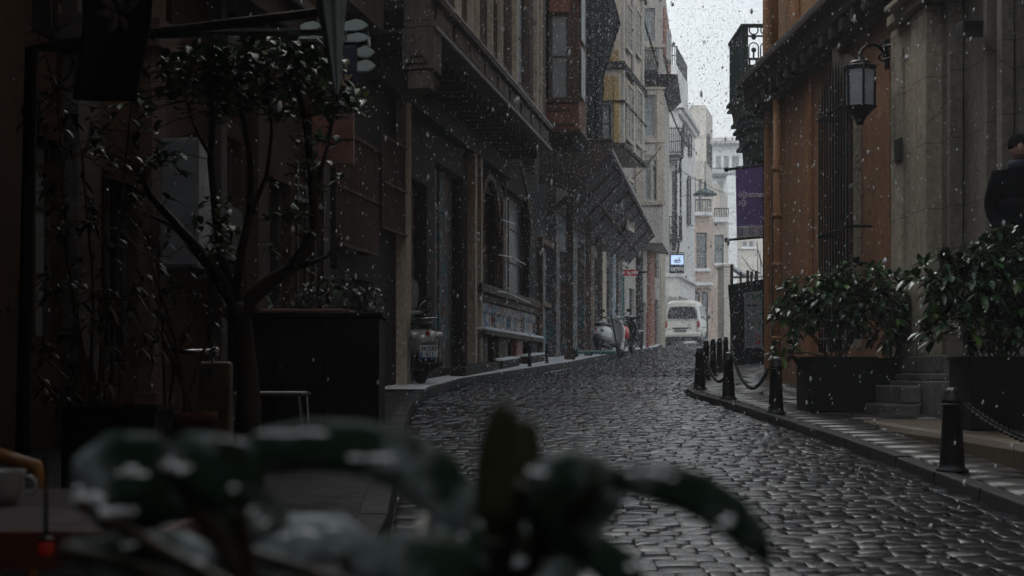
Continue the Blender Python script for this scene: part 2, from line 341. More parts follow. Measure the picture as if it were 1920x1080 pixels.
M['paving'] = stone_attr("wet_paving_slabs", (.024, .021, .018), .22, .55)
M['kerb'] = stone_attr("kerb_granite", (.04, .04, .042), .35, .7)
M['kerb_dark'] = stone_attr('dark_kerb_stone', (.018, .018, .019), .5, .9, .3)
M['joint'] = plain("wet_joint_sand", (.02, .02, .022), .3, 0, .3, 6, .3)
M['ground'] = plain("dark_ground", (.05, .05, .05), .7)
def slushmat():
    m, n, b = newmat("slushy_snow_on_paving")
    x = noi(n, 2.2, 6, .65); y = noi(n, 12, 5, .7)
    ad = n.nodes.new("ShaderNodeMath"); ad.operation = 'ADD'; n.links.new(x, ad.inputs[0]); n.links.new(ramp(n, y, 0, 1, -.2, .2), ad.inputs[1])
    n.links.new(mixc(n, ramp(n, ad.outputs[0], .2, .42), (.14, .14, .145), (.74, .77, .80)), b.inputs['Base Color'])
    b.inputs['Roughness'].default_value = .6; bump(n, b, ad.outputs[0], .6, .04); return m
M['slush'] = slushmat()
# ------------------------------------------------------------------ ground, road, pavements
def lerp_tab(T, y):
    if y <= T[0][0]: return T[0][1]
    for (a, u), (b, v) in zip(T, T[1:]):
        if y <= b: return u + (v - u) * (y - a) / (b - a)
    return T[-1][1]
XL = [(-20, -.55), (0, -.55), (6.8, -.59), (8.9, -.72), (14.7, -1.07), (18, -1.2), (20, -1.12), (22.8, -.78), (25.7, -.1), (31.4, 1.27), (40.4, 3.03), (48.7, 5.0), (56, 6.0), (65, 8.2), (85, 13)]
XR = [(-20, 2.9), (0, 2.85), (7.8, 2.75), (10, 2.78), (12.3, 2.77), (14.5, 2.69), (17.2, 2.58), (19.3, 2.44), (20.6, 2.5), (22, 2.75), (30.7, 4.4), (45.6, 7.2), (56, 8.9), (65, 11), (85, 16)]
xl = lambda y: lerp_tab(XL, y); xr = lambda y: lerp_tab(XR, y)
def und(x, y): return .02 * noise.noise(Vector((x * .45, y * .45, 3.1))) + .008 * noise.noise(Vector((x * 1.3, y * 1.3, 7)))
mb = MB()
ys = [-60, -20, 0, 20, 60, 110, 200, 600]
for a, b in zip(ys, ys[1:]): mb.quad((-300, a, gz(a) - .16), (300, a, gz(a) - .16), (300, b, gz(b) - .16), (-300, b, gz(b) - .16))
tag(mb.build("ground", M['ground']), kind='structure')
def sheet(name, fl, fr, dz, mat, y0, y1, st=1.0):
    mb = MB(); n = int((y1 - y0) / st); vs = []
    for i in range(n + 1):
        y = y0 + (y1 - y0) * i / n; a, b = fl(y), fr(y)
        for k in range(5): vs.append((a + (b - a) * k / 4, y, gz(y) + dz))
    mb.add(vs, [(i * 5 + k, i * 5 + k + 1, (i + 1) * 5 + k + 1, (i + 1) * 5 + k) for i in range(n) for k in range(4)])
    return mb.build(name, mat)
tag(sheet("road_bed", lambda y: xl(y) - .05, lambda y: xr(y) + .05, -.045, M['joint'], -20, 85, 2.), kind='structure')
def stones(name, rects, mat, dome, N, tone=(.55, 1.35), tilt=.035, rnd=.0, hj=.006):
    """rects: (cx, cy, hx, hy, zbase, yaw); one domed block each"""
    vs = []; fs = []; tones = []
    for rc in rects:
        cx, cy, hx, hy, z0, yaw = rc[:6]
        if len(rc) > 6: N = rc[6]
        base = len(vs); t = random.uniform(*tone); ta, tb = random.gauss(0, tilt), random.gauss(0, tilt); dh = random.gauss(0, hj) - (.008 if hj > .0025 and random.random() < .05 else 0)
        c, s = math.cos(yaw), math.sin(yaw); n = N + 1
        G = {8: (-1, -.985, -.945, -.5, 0, .5, .945, .985, 1), 6: (-1, -.955, -.6, 0, .6, .955, 1), 4: (-1, -.95, 0, .95, 1), 3: (-1, -.85, .85, 1)}[N]
        for j in range(n):
            for i in range(n):
                u, v = G[i], G[j]
                e = max(abs(u), abs(v)); q = u * u * v * v * .05
                x = u * hx * (1 - q); y = v * hy * (1 - q)
                if e > .99: h = -.05
                else: h = -dome * (abs(u) ** 9 + abs(v) ** 9)
                h += x * ta + y * tb + dh
                X = cx + x * c - y * s; Y = cy + x * s + y * c
                if rnd: h += rnd * noise.noise(Vector((X * 14, Y * 14, t * 30)))
                vs.append((X, Y, z0 + gz(Y) + h))
                w = t * (.9 + .1 * math.cos(i * 7 + j)); tones.append((w, w, w * random.uniform(.99, 1.03), 1))
        for j in range(N):
            for i in range(N): fs.append((base + j * n + i, base + j * n + i + 1, base + (j + 1) * n + i + 1, base + (j + 1) * n + i))
    me = bpy.data.meshes.new(name); me.from_pydata(vs, [], fs); me.update()
    ca = me.color_attributes.new("tone", 'FLOAT_COLOR', 'POINT')
    flat = [k for t in tones for k in t]; ca.data.foreach_set("color", flat)
    me.polygons.foreach_set("use_smooth", [True] * len(fs))
    me.materials.append(mat)
    o = bpy.data.objects.new(name, me); COL.objects.link(o); return o
rects = []
y = 3.0
while y < 84:
    d = random.uniform(.11, .155) if y < 60 else .4
    a, b = xl(y) + .14, xr(y) - (.15 if y < 17.8 or y > 23.8 else .03)
    sl_ = (xl(y + 1) - xl(y)) if y > 22 else 0
    x = a + random.uniform(-.1, .1)
    while x < b:
        w = random.uniform(.10, .20) if y < 60 else .5
        w = min(w, b - x + .03)
        if w > .05:
            X = x + w / 2
            rects.append((X, y + d / 2 + .03 * math.sin(X * 1.7 + y * .3) + random.gauss(0, .006), w / 2 - .0012, d / 2 - .002 + random.uniform(-.004, .001), und(X, y), random.gauss(0, .03)))
        x += w
    y += d
n_near = [r for r in rects if r[1] < 26]; n_far = [r for r in rects if r[1] >= 26]
edge = []
for f, sgn in ((xl, 1), (xr, -1)):      # gutter setts laid lengthwise
    for row in range(1):
        y = 3.
        while y < 70:
            if sgn == -1 and 17.6 < y < 23.8: y += .3; continue
            ln = random.uniform(.22, .34) if y < 30 else .5
            s_ = math.atan2(f(y + ln) - f(y), ln)
            edge.append((f(y + ln / 2) + sgn * (.07 + row * .13), y + ln / 2, .06, ln / 2 - .008, -.006, -s_))
            y += ln
road = stones("road", [r + ((8,) if r[1] < 19 else (6,)) for r in n_near] + [r + (3,) for r in n_far] + [r + (8,) for r in edge if r[1] < 30] + [r + (4,) for r in edge if r[1] >= 30], M['setts'], .0036, 6, rnd=.005, tilt=.042, hj=.003)
tag(road, kind='structure')
# kerbs
def kerb(name, f, sgn, y0, y1, w, h):
    mb = MB(); y = y0; tones = []
    while y < y1:
        ln = random.uniform(.7, 1.05) if y > 0 else 1.
        ya, yb = y + .006, y + ln - .006; d = random.gauss(0, .004)
        a, b = f(ya), f(yb)
        mb.hexa([(a, ya, gz(ya) - .1), (a + sgn * w, ya, gz(ya) - .1), (b + sgn * w, yb, gz(yb) - .1), (b, yb, gz(yb) - .1),
                 (a + sgn * .012, ya, gz(ya) + h + d), (a + sgn * w, ya, gz(ya) + h + d), (b + sgn * w, yb, gz(yb) + h + d), (b + sgn * .012, yb, gz(yb) + h + d)])
        t = random.uniform(.6, 1.3); tones += [t, t, t, 1] * 8
        y += ln
    o = mb.build(name, M['kerb_dark'], bevel=.012); ca = o.data.color_attributes.new("tone", 'FLOAT_COLOR', 'POINT'); ca.data.foreach_set("color", tones)
    return tag(o, kind='structure')
kerb("kerb_left_side", xl, -1, -12, 60, .16, .10); kerb("kerb_right_side", xr, 1, -12, 60, .13, .06)
# right pavement: large wet slabs in courses across the walk
rects = []; y = 2.
def rwall(y): return 5.34 - .045 * y if y < 24.4 else 7.5 + (y - 24) * .6
while y < 60:
    d = random.uniform(.3, .42); x = xr(y) + .14; e = min(rwall(y), 13)
    while x < e:
        w = min(random.uniform(.35, .8), e - x + .05)
        if w > .08: rects.append((x + w / 2, y + d / 2, w / 2 - .005, d / 2 - .005, .058, 0))
        x += w
    y += d
pv = stones("pavement_right", rects, M['paving'], .0006, 4, tilt=.0016, rnd=.0015, hj=.001); tag(pv, kind='structure')
tag(sheet("pavement_right_bed", lambda y: xr(y) + .12, lambda y: rwall(y) + .3, .03, M['joint'], -20, 60, 2.), kind='structure')
# left pavement with slush
def lwall(y): return -5.3 + .176 * y if y < 33 else -7.75 + .25 * y
sn = sheet("pavement_left", lambda y: min(lwall(y), xl(y) - .2) - .3, lambda y: xl(y) - .035, .112, M['slush'], 19.2, 75, .4); tag(sn, kind='structure')
tr = sheet("terrace_floor", lambda y: -5.3 + .176 * y - .3, lambda y: xl(y) - .15, .095, M['black_panel'], -15, 19.0, 1.); tag(tr, kind='structure')
# ------------------------------------------------------------------ building tools
def wall_holes(mb, fr, s0, s1, z0, z1, holes, d=0, th=.25, back=True):
    S = sorted(set([s0, s1] + [min(max(h[k], s0), s1) for h in holes for k in (0, 1)])); Z = sorted(set([z0, z1] + [min(max(h[k], z0), z1) for h in holes for k in (2, 3)]))
    for a, b in zip(S, S[1:]):
        for c, e in zip(Z, Z[1:]):
            m, q = (a + b) / 2, (c + e) / 2
            if any(h[0] < m < h[1] and h[2] < q < h[3] for h in holes): continue
            mb.quad(fr.pt(a, d, c), fr.pt(b, d, c), fr.pt(b, d, e), fr.pt(a, d, e))
    for h in holes:
        a, b, c, e = max(h[0], s0), min(h[1], s1), max(h[2], z0), min(h[3], z1); i = d - th
        mb.quad(fr.pt(a, d, c), fr.pt(a, i, c), fr.pt(a, i, e), fr.pt(a, d, e)); mb.quad(fr.pt(b, d, c), fr.pt(b, i, c), fr.pt(b, i, e), fr.pt(b, d, e))
        mb.quad(fr.pt(a, d, c), fr.pt(b, d, c), fr.pt(b, i, c), fr.pt(a, i, c)); mb.quad(fr.pt(a, d, e), fr.pt(b, d, e), fr.pt(b, i, e), fr.pt(a, i, e))
    if back: mb.ob(fr, s0, s1, -6, d - th - .003, z0, z1)
    mb.quad(fr.pt(s0, d, z0), fr.pt(s0, d - th, z0), fr.pt(s0, d - th, z1), fr.pt(s0, d, z1)); mb.quad(fr.pt(s1, d, z0), fr.pt(s1, d - th, z0), fr.pt(s1, d - th, z1), fr.pt(s1, d, z1))
    mb.quad(fr.pt(s0, d, z1), fr.pt(s1, d, z1), fr.pt(s1, d - th, z1), fr.pt(s0, d - th, z1)); mb.quad(fr.pt(s0, d, z0), fr.pt(s1, d, z0), fr.pt(s1, d - th, z0), fr.pt(s0, d - th, z0))
def window(root, fr, h, d, frame='frame_dark', glass='glass_dirty', cols=2, rows=2, w=.05, sill=None, name="window"):
    a, b, c, e = h
    mb = MB(); q = d - .16
    mb.ob(fr, a, a + w, q, q + .06, c, e); mb.ob(fr, b - w, b, q, q + .06, c, e); mb.ob(fr, a + w, b - w, q, q + .058, c, c + w); mb.ob(fr, a + w, b - w, q, q + .058, e - w, e)
    for i in range(1, cols):
        m = a + (b - a) * i / cols; mb.ob(fr, m - w * .35, m + w * .35, q, q + .05, c + w, e - w)
    for i in range(1, rows):
        m = c + (e - c) * i / rows; mb.ob(fr, a + w, b - w, q, q + .045, m - w * .3, m + w * .3)
    f = mb.build(name, M[frame], root, True)
    MB().ob(fr, a + w * .6, b - w * .6, q + .01, q + .03, c + w * .6, e - w * .6).build("pane", M[glass], f, True)
    if sill:
        MB().ob(fr, a - .08, b + .08, d - .02, d + .13, c - .09, c).build("sill", M[sill], root, True, bevel=.015)
    return f
class FX:   # a facade that faces the camera: s runs along +x, d runs towards the camera
    def __init__(s, Y): s.Y = Y
    def pt(s, q, d, z): return Vector((q, s.Y - d, z))
def fxhole(Y, x0, x1, ytop, ybot): return ((x0 - 960) / F * Y, (x1 - 960) / F * Y, EYE + (HZ - ybot) / F * Y, EYE + (HZ - ytop) / F * Y)
def building(name, label, fr, s): 
    p = fr.pt(s, 0, 0); return thing(name, label, "building", (p.x, p.y, gz(p.y)))
def frh(fr, x0, x1, yt, yb, d=0):   # hole on a facade from pixels, heights read at its near edge
    a, b = fr.s(x0, d), fr.s(x1, d); return (a, b, fr.z(x0, yb, d), fr.z(x0, yt, d))
# ================================================================== LEFT, building A (ochre, beside the terrace)
sA0, sA1 = -16, LF.s(600); ZT = 11.5
A = building("terrace_building", "ochre plastered building with pilasters behind the dark terrace plants", LF, sA0)
hA = [frh(LF, 62, 118, 250, 640), frh(LF, 190, 262, 330, 690), frh(LF, 285, 322, -30, 112), frh(LF, 415, 452, 250, 650), frh(LF, 500, 545, 330, 690), frh(LF, 430, 540, -200, 60), frh(LF, 60, 200, -250, 60)]
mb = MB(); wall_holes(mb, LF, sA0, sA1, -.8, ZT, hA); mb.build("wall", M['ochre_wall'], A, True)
for i, h in enumerate(hA): window(A, LF, h, 0, 'frame_pale' if i in (2,) else 'frame_dark', 'glass_pale' if i in (2, 0) else 'glass_dark', 2, 3)
for px, w, mt in ((135, .35, 'dark_stone'), (395, .16, 'dark_stone'), (270, .3, 'brown_wood'), (470, .3, 'ochre_wall'), (590, .35, 'ochre_wall')):
    s = LF.s(px); mb = MB().ob(LF, s - w / 2, s + w / 2, .0, .14, .2, ZT); zc = LF.z(px, 100)
    mb.ob(LF, s - w / 2 - .07, s + w / 2 + .07, .0, .24, zc, zc + .25); mb.ob(LF, s - w / 2 - .05, s + w / 2 + .05, .0, .2, .2, .9)
    mb.build("pilaster", M[mt], A, True, bevel=.01)
mb = MB()
for z, t, dd in ((LF.z(300, 125) + .9, .25, .35), (LF.z(300, 125) + 1.15, .12, .45)): mb.ob(LF, sA0 + 3, sA1, .0, dd, z, z + t)
mb.each("cornice", M['dark_stone'], A, .02)
mb = MB()
for px in (528, 545, 562, 579): 
    s = LF.s(px); mb.ob(LF, s - .012, s + .012, .16, .19, LF.z(px, 640), LF.z(px, 300))
mb.ob(LF, LF.s(522), LF.s(584), .165, .185, LF.z(540, 560), LF.z(540, 552)); mb.ob(LF, LF.s(522), LF.s(584), .165, .185, LF.z(540, 380), LF.z(540, 372))
mb.build("window_bars", M['iron'], A, True)
# ================================================================== LEFT, building B (jettied, arches, graffiti)
sB0, sB1 = LF.s(600) + .004, LF.s(1002)
B = building("jettied_building", "grimy old stone building whose projecting upper storey overhangs the arched ground floor", LF, sB0)
zj = 5.60
hB = [frh(LF, 610, 632, 300, 500), frh(LF, 650, 690, 330, 470), frh(LF, 655, 700, 520, 740), frh(LF, 766, 800, 330, 690), frh(LF, 815, 868, 300, 690),
      frh(LF, 897, 929, 352, 545), frh(LF, 941, 992, 345, 545), frh(LF, 905, 922, 632, 690), frh(LF, 943, 957, 642, 684), frh(LF, 971, 984, 650, 682)]
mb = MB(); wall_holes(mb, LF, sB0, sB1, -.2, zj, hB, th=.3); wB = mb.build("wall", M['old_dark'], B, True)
for i, h in enumerate(hB):
    if i in (5, 6): window(B, LF, h, -.05, 'brown_wood', 'glass_dirty', 2, 3, .06)
    elif i in (3, 4): MB().ob(LF, h[0], h[1], -.28, -.2, h[2], h[3]).ob(LF, (h[0] + h[1]) / 2 - .03, (h[0] + h[1]) / 2 + .03, -.2, -.17, h[2], h[3]).ob(LF, h[0], h[1], -.2, -.175, h[3] - .7, h[3] - .62).build("door", M['graffiti_dark'], B, True, lab="dark shop door scrawled with paint")
    elif i < 7: window(B, LF, h, -.05, 'brown_wood', 'glass_dirty', 2, 2, .07)
    else: MB().ob(LF, h[0], h[1], -.28, -.25, h[2], h[3]).build("shutter", M['black_panel'], B, True)
# shop grilles of thin rusty bars
mb = MB()
for x0, x1, yt, yb in ((612, 690, 235, 460), (700, 745, 250, 430)):
    a, b = LF.s(x0), LF.s(x1); n = int((b - a) / .10)
    for i in range(n + 1):
        s = a + (b - a) * i / n; mb.ob(LF, s - .012, s + .012, .12, .145, LF.z(x0, yb), LF.z(x0, yt))
    for k in (0.02, .5, .98):
        z = LF.z(x0, yb) * (1 - k) + LF.z(x0, yt) * k; mb.ob(LF, a, b, .146, .16, z - .02, z + .02)
mb.build("window_bars", M['brown_wood'], B, True)
# ground floor pilasters and arch trims
def arch(mb, fr, a, b, zs, d0, d1, t, n=12):
    c = (a + b) / 2; r = (b - a) / 2
    for i in range(n):
        p = [math.pi * i / n, math.pi * (i + 1) / n]
        q = [(c - math.cos(x) * rr, zs + math.sin(x) * rr * 1.0) for x in p for rr in (r, r + t)]
        v = [fr.pt(s, d, z) for d in (d0, d1) for (s, z) in (q[0], q[1], q[3], q[2])]
        mb.hexa(v)
zsill = LF.z(885, 530)
mb = MB()
for px, w in ((747, .32), (877, .17), (888, .14)):
    s = LF.s(px); mb.ob(LF, s - w / 2, s + w / 2, 0, .16, .7, zj - .3)
mb.each("pilaster", M['beige_plaster'], B, .012)
mb = MB(); s = LF.s(935); mb.ob(LF, s - .16, s + .16, .0, .12, zsill, LF.z(935, 372)); arch(mb, LF, LF.s(897), LF.s(929), hB[5][3] - .62, .0, .10, .14); arch(mb, LF, LF.s(941), LF.s(992), hB[6][3] - 1.0, .0, .05, .10)
mb.build("arch_trim", M['trim_tan'], B, True, bevel=.01, lab="peeling tan arch trim")
a, b = LF.s(884), LF.s(998)
MB().ob(LF, a, b, .0, .20, zsill - .16, zsill, ).ob(LF, a, b, .0, .12, zsill - .30, zsill - .165).build("sill_band", M['old_stone'], B, True, bevel=.015)
MB().ob(LF, a + .02, b, .003, .07, LF.z(890, 625) , zsill - .31).build("graffiti_panel", M['graffiti_blue'], B, True, bevel=.01, lab="panel covered in pale blue and white graffiti")
mb = MB()
for k in range(4):
    s0 = a + .15 + (b - a - .2) * k / 4; s1 = s0 + (b - a - .2) / 4 - .18; z0, z1 = LF.z(890, 612), zsill - .45
    for q in ((s0, s1, z0, z0 + .05), (s0, s1, z1 - .05, z1), (s0, s0 + .05, z0 + .05, z1 - .05), (s1 - .05, s1, z0 + .05, z1 - .05)): mb.ob(LF, q[0], q[1], .07, .10, q[2], q[3])
mb.build("panel_moulding", M['graffiti_blue'], B, True)
zl = LF.z(895, 618)
MB().ob(LF, a, b, .0, .26, zl - .10, zl - .02).build("ledge", M['old_stone'], B, True, bevel=.01)
MB().ob(LF, a, b, .02, .28, zl - .02, zl + .035).build("ledge_snow", M['snow'], B, True, bevel=.02)
for x0, x1, mt in ((884, 903, 'old_stone'), (924, 942, 'old_stone'), (958, 970, 'graffiti_red'), (985, 998, 'old_dark')):
    MB().ob(LF, LF.s(x0), LF.s(x1), .0, .12, .6, zl - .102).build("pillar", M[mt], B, True, bevel=.012)
mb = MB()
for x0, x1 in ((830, 900), (905, 940), (960, 990)):
    s0, s1 = LF.s(x0), LF.s(x1); g0, g1 = LF.pt(s0, 0, 0).y * SL + .1, LF.pt(s1, 0, 0).y * SL + .1
    mb.ob(LF, s0, s1, .12, .38, g0, g0 + .16, g1, g1 + .16)
mb.each("foot_stone", M['old_dark'], B, .02)
mb = MB()
for x0, x1 in ((905, 940), (960, 990)):
    s0, s1 = LF.s(x0), LF.s(x1); g0, g1 = LF.pt(s0, 0, 0).y * SL + .1, LF.pt(s1, 0, 0).y * SL + .1
    mb.ob(LF, s0, s1, .13, .39, g0 + .16, g0 + .2, g1 + .16, g1 + .2)
mb.each("foot_snow", M['snow'], B, .02)
mb = MB()      # cables and thin ledge snow on the arches
for x0, y0, x1, y1 in ((933, 546, 950, 549), (952, 549, 972, 558), (972, 558, 994, 568), (935, 478, 960, 482), (960, 482, 985, 496), (940, 412, 965, 420)):
    mb.tube([LF.pt(LF.s(x0, .2), .2, LF.z(x0, y0, .2)), LF.pt(LF.s(x1, .2), .2, LF.z(x1, y1, .2))], .014, 5)
mb.build("snowy_cable", M['snow'], B, True)
# jetty
dj = .88; J0, J1 = LF.s(815, dj + .12), LF.s(1024, dj)
zt = 11
hJ = []
for x0, x1 in ((858, 866), (893, 911), (918, 930), (936, 956), (966, 994)):
    hJ.append((LF.s(x0, dj), LF.s(x1, dj), zj + .75, zj + 3.6)); hJ.append((LF.s(x0, dj), LF.s(x1, dj), zj + 4.5, zj + 7.2))
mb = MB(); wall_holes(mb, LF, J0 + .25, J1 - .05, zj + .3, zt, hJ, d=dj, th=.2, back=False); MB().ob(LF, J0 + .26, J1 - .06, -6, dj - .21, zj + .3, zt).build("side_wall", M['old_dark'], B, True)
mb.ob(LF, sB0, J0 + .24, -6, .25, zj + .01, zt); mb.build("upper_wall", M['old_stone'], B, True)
for h in hJ: window(B, LF, h, dj, 'brown_wood', 'glass_dirty', 1, 3, .05)
mb = MB()
for px in (853, 876, 887, 914, 933, 961, 1000, 1008):
    s = LF.s(px, dj); w = .18 if px in (961, 887, 1000) else .1
    mb.ob(LF, s - w / 2, s + w / 2, dj, dj + .09, zj + .56, zt - .1)
mb.each("pilaster", M['beige_plaster'], B)
mb = MB(); mb.ob(LF, J0, J1, dj - .3, dj + .12, zj, zj + .08); mb.ob(LF, J0, J1, dj - .3, dj + .06, zj + .08, zj + .38); mb.ob(LF, J0, J1, dj - .3, dj + .14, zj + .38, zj + .46)
mb.ob(LF, J0, J0 + .55, .52, dj + .145, zj + .462, zj + .56)
k = 9
for i in range(k):
    s0 = J0 + .3 + (J1 - J0 - .4) * i / k; s1 = s0 + (J1 - J0) / k - .28
    mb.ob(LF, s0, s1, dj + .06, dj + .085, zj + .12, zj + .34)
mb.build("parapet_band", M['old_stone'], B, True, bevel=.012)
MB().ob(LF, J0, J1, dj - .28, dj + .15, zj + .466, zj + .485).ob(LF, J0 + .1, J1 - .02, dj + .1, dj + .135, zj - .002, zj + .012).build("parapet_snow", M['snow'], B, True)
MB().ob(LF, J0 - .0, J0 + .5, .56, dj + .10, zj - .55, zj - .003).ob(LF, J0 - .03, J0 - .001, .62, dj + .04, zj - .48, zj - .08).ob(LF, J0 - .05, J0 - .031, .68, dj - .02, zj - .40, zj - .30).ob(LF, J0 - .05, J0 - .031, .72, dj - .06, zj - .22, zj - .14).ob(LF, J0 + .03, J0 + .3, dj - .25, dj + .05, zj - .80, zj - .552).build("corner_block", M['old_stone'], B, True, bevel=.03)
mb = MB(); mb.ob(LF, J0 + .06, J1, -.05, dj - .25, zj - .06, zj - .002)
for i in range(24):
    s = J0 + .7 + (J1 - J0 - .8) * i / 24; mb.ob(LF, s, s + .14, -.05, dj - .12, zj - .22, zj - .062)
mb.ob(LF, J0 + .3, J1, -.05, .18, zj - .6, zj - .225)
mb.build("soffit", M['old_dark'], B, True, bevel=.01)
# scroll bracket under the near end
mb = MB(); c = P(808, 160, 19.6); pts = []
for i in range(22):
    t = i / 21; a = t * 4.2 * math.pi / 2; r = .11 * (1 - t * .8)
    pts.append(c + Vector((r * math.cos(a + .6), 0, r * math.sin(a + .6))))
pts = [P(745, 192, 19.6), P(765, 178, 19.6), P(785, 176, 19.6), P(803, 174, 19.6)] + pts[::1]
for dy in (0, .12, .24): mb.tube([p + Vector((0, dy, 0)) for p in pts], .035, 6)
mb.build("scroll_bracket", M['old_stone'], B, True, smooth=True)
# ================================================================== C: brown oriel + hoarding
sC0, sC1 = sB1 + .01, LF.s(1043)
C_ = building("oriel_building", "brown building with a rusty red oriel bay above the corrugated hoarding", LF, sC0)
hC = [frh(LF, 1010, 1036, 455, 690)]
mb = MB(); wall_holes(mb, LF, sC0, sC1, .6, 15, hC, th=.25); mb.build("wall", M['old_dark'], C_, True)
MB().ob(LF, hC[0][0], hC[0][1], -.2, -.1, hC[0][2], hC[0][3]).build("door", M['graffiti_teal'], C_, True, lab="door painted over with blue and white graffiti")
mb = MB(); h = hC[0]; mb.ob(LF, h[0] - .14, h[0], .0, .12, h[2], h[3] + .12); mb.ob(LF, h[1], h[1] + .14, .0, .12, h[2], h[3] + .12); mb.ob(LF, h[0], h[1], .0, .11, h[3], h[3] + .12); mb.ob(LF, h[0], h[1], -.08, .05, h[2] + 1.5, h[2] + 1.6)
mb.build("door_frame", M['trim_tan'], C_, True, bevel=.01)
Yo = 30.; f0 = FX(Yo); w_ = fxhole(Yo, 1031, 1067, 22, 186); o0 = fxhole(Yo, 1018, 1085, -340, 248)
mb = MB(); wall_holes(mb, f0, o0[0] - .4, o0[1], o0[2], o0[3], [w_, (w_[0], w_[1], w_[3] + .55, w_[3] + 2.6)], th=.15, back=False)
x1 = o0[1]; xx = (1097 - 960) / F * 31.1
mb.hexa([(o0[0] - .4, Yo + .16, o0[2]), (x1 - .002, Yo + .16, o0[2]), (xx, 31.1, o0[2]), (o0[0] - .2, 31.4, o0[2]), (o0[0] - .4, Yo + .16, o0[3]), (x1 - .002, Yo + .16, o0[3]), (xx, 31.1, o0[3]), (o0[0] - .2, 31.4, o0[3])])
mb.build("oriel", M['oriel_red'], C_, True)
window(C_, f0, w_, 0, 'frame_dark', 'glass_pale', 1, 2, .06); window(C_, f0, (w_[0], w_[1], w_[3] + .55, w_[3] + 2.6), 0, 'frame_dark', 'glass_pale', 1, 2, .06)
mb = MB(); z1 = fxhole(Yo, 0, 1, 0, 190)[2]
mb.box(o0[0] - .1, x1 + .05, Yo - .07, Yo - .002, z1 - .03, z1 + .05); mb.box(o0[0] - .1, x1 + .04, Yo - .05, Yo - .002, o0[2] + .0, o0[2] + .07); mb.box(w_[0] - .12, w_[1] + .12, Yo - .04, Yo - .002, o0[2] + .14, o0[2] + .2); mb.box(w_[0] - .12, w_[1] + .12, Yo - .04, Yo - .002, z1 - .2, z1 - .14)
for x in (o0[0] + .05, w_[0] - .09, w_[1] + .02, x1 - .1): mb.box(x, x + .08, Yo - .045, Yo - .002, z1 + .06, o0[3])
mb.each("oriel_trim", M['brown_wood'], C_, .005)
mb = MB(); mb.hexa([(o0[0], Yo - .02, o0[2] - .22), (x1 - .15, Yo + .2, o0[2] - .25), (xx - .05, 31.1, o0[2] - .25), (o0[0], 31.1, o0[2] - .22), (o0[0], Yo - .05, o0[2] - .003), (x1 + .06, Yo - .05, o0[2] - .003), (xx + .06, 31.1, o0[2] - .003), (o0[0], 31.2, o0[2] - .003)]); mb.build("oriel_base", M['old_dark'], C_, True)
# narrow pale side window of the oriel
f1 = Frame(1.406 - .176 * 30 + .004, .176, 1)
for zz in (z1 + .15, z1 + 1.35, z1 + 2.6):
    MB().ob(f1, f1.s(1088), f1.s(1095), .01, .03, zz, zz + 1.05).build("side_pane", M['glass_pale'], C_, True)
# hoarding
HO = thing("corrugated_hoarding", "grey brown corrugated sheet hung across the pavement under the red oriel", "hoarding", (1.2, 32.6, gz(32.6)))
mb = MB(); Yh = 32.6; n = 46; top = 262; pts = []
for i in range(n + 1):
    px = 1012 + (1147 - 1012) * i / n
    yb = 345 if px < 1030 else (345 + (px - 1030) * 15 / 37 if px < 1067 else 360 - (px - 1067) * 75 / 76)
    dy = .02 * math.sin(i * math.pi * .5)
    a = P(px, yb, Yh); b = P(px, top + 4 * math.sin(i * .6), Yh); pts.append((a + Vector((0, dy, 0)), b + Vector((0, dy, 0))))
for (a, b), (c, e) in zip(pts, pts[1:]): mb.quad(a, c, e, b)
mb.build("sheet", grimy("hoarding_sheet", (.135, .115, .095), (.05, .04, .034), bare=(.16, .07, .04), bare_amt=.63, scale=1.4), HO, True, solid=.03)
MB().tube([P(1012, 262, 32.55), P(1148, 262, 32.55)], .035, 6).tube([P(1067, 362, 32.55), P(1146, 284, 32.55)], .04, 6).build("frame", M['rusty'], HO, True)
# ================================================================== canopy on posts
CA = thing("corrugated_canopy", "dark corrugated metal canopy sloping up over the left pavement on tall posts", "canopy", (2, 36, gz(36)))
ci0, co0 = Vector((.95, 32.8, 4.9)), Vector((2.26, 32.8, 6.2)); ci1, co1 = Vector((3.6, 46, 4.5)), Vector((4.57, 46, 5.55))
mb = MB(); n = 104; rows = []
for i in range(n + 1):
    t = i / n; up = .05 * (1 if (i // 2) % 2 else -1)
    a = ci0.lerp(ci1, t); b = co0.lerp(co1, t); rows.append((a + Vector((0, 0, up)), b + Vector((0, 0, up))))
for (a, b), (c, e) in zip(rows, rows[1:]): mb.quad(a, b, e, c)
mb.build("sheets", grimy("canopy_metal", (.10, .10, .105), (.04, .035, .033), rough=.45, scale=2), CA, True, solid=.008)
mb = MB(); mb.tube([ci0, ci1], .05, 6); mb.tube([co0 + Vector((0, 0, -.05)), co1 + Vector((0, 0, -.05))], .05, 6); mb.tube([ci0.lerp(co0, .5) + Vector((0, 0, -.07)), ci1.lerp(co1, .5) + Vector((0, 0, -.07))], .04, 6)
for i in range(9):
    t = i / 8; mb.tube([ci0.lerp(ci1, t) + Vector((0, 0, -.06)), co0.lerp(co1, t) + Vector((0, 0, -.06))], .035, 5)
mb.build("frame", M['rusty'], CA, True)
mb = MB(); mb.tube([co0 + Vector((.03, 0, .045)), co1 + Vector((.03, 0, .045))], .03, 5); mb.build("edge_snow", M['snow'], CA, True)
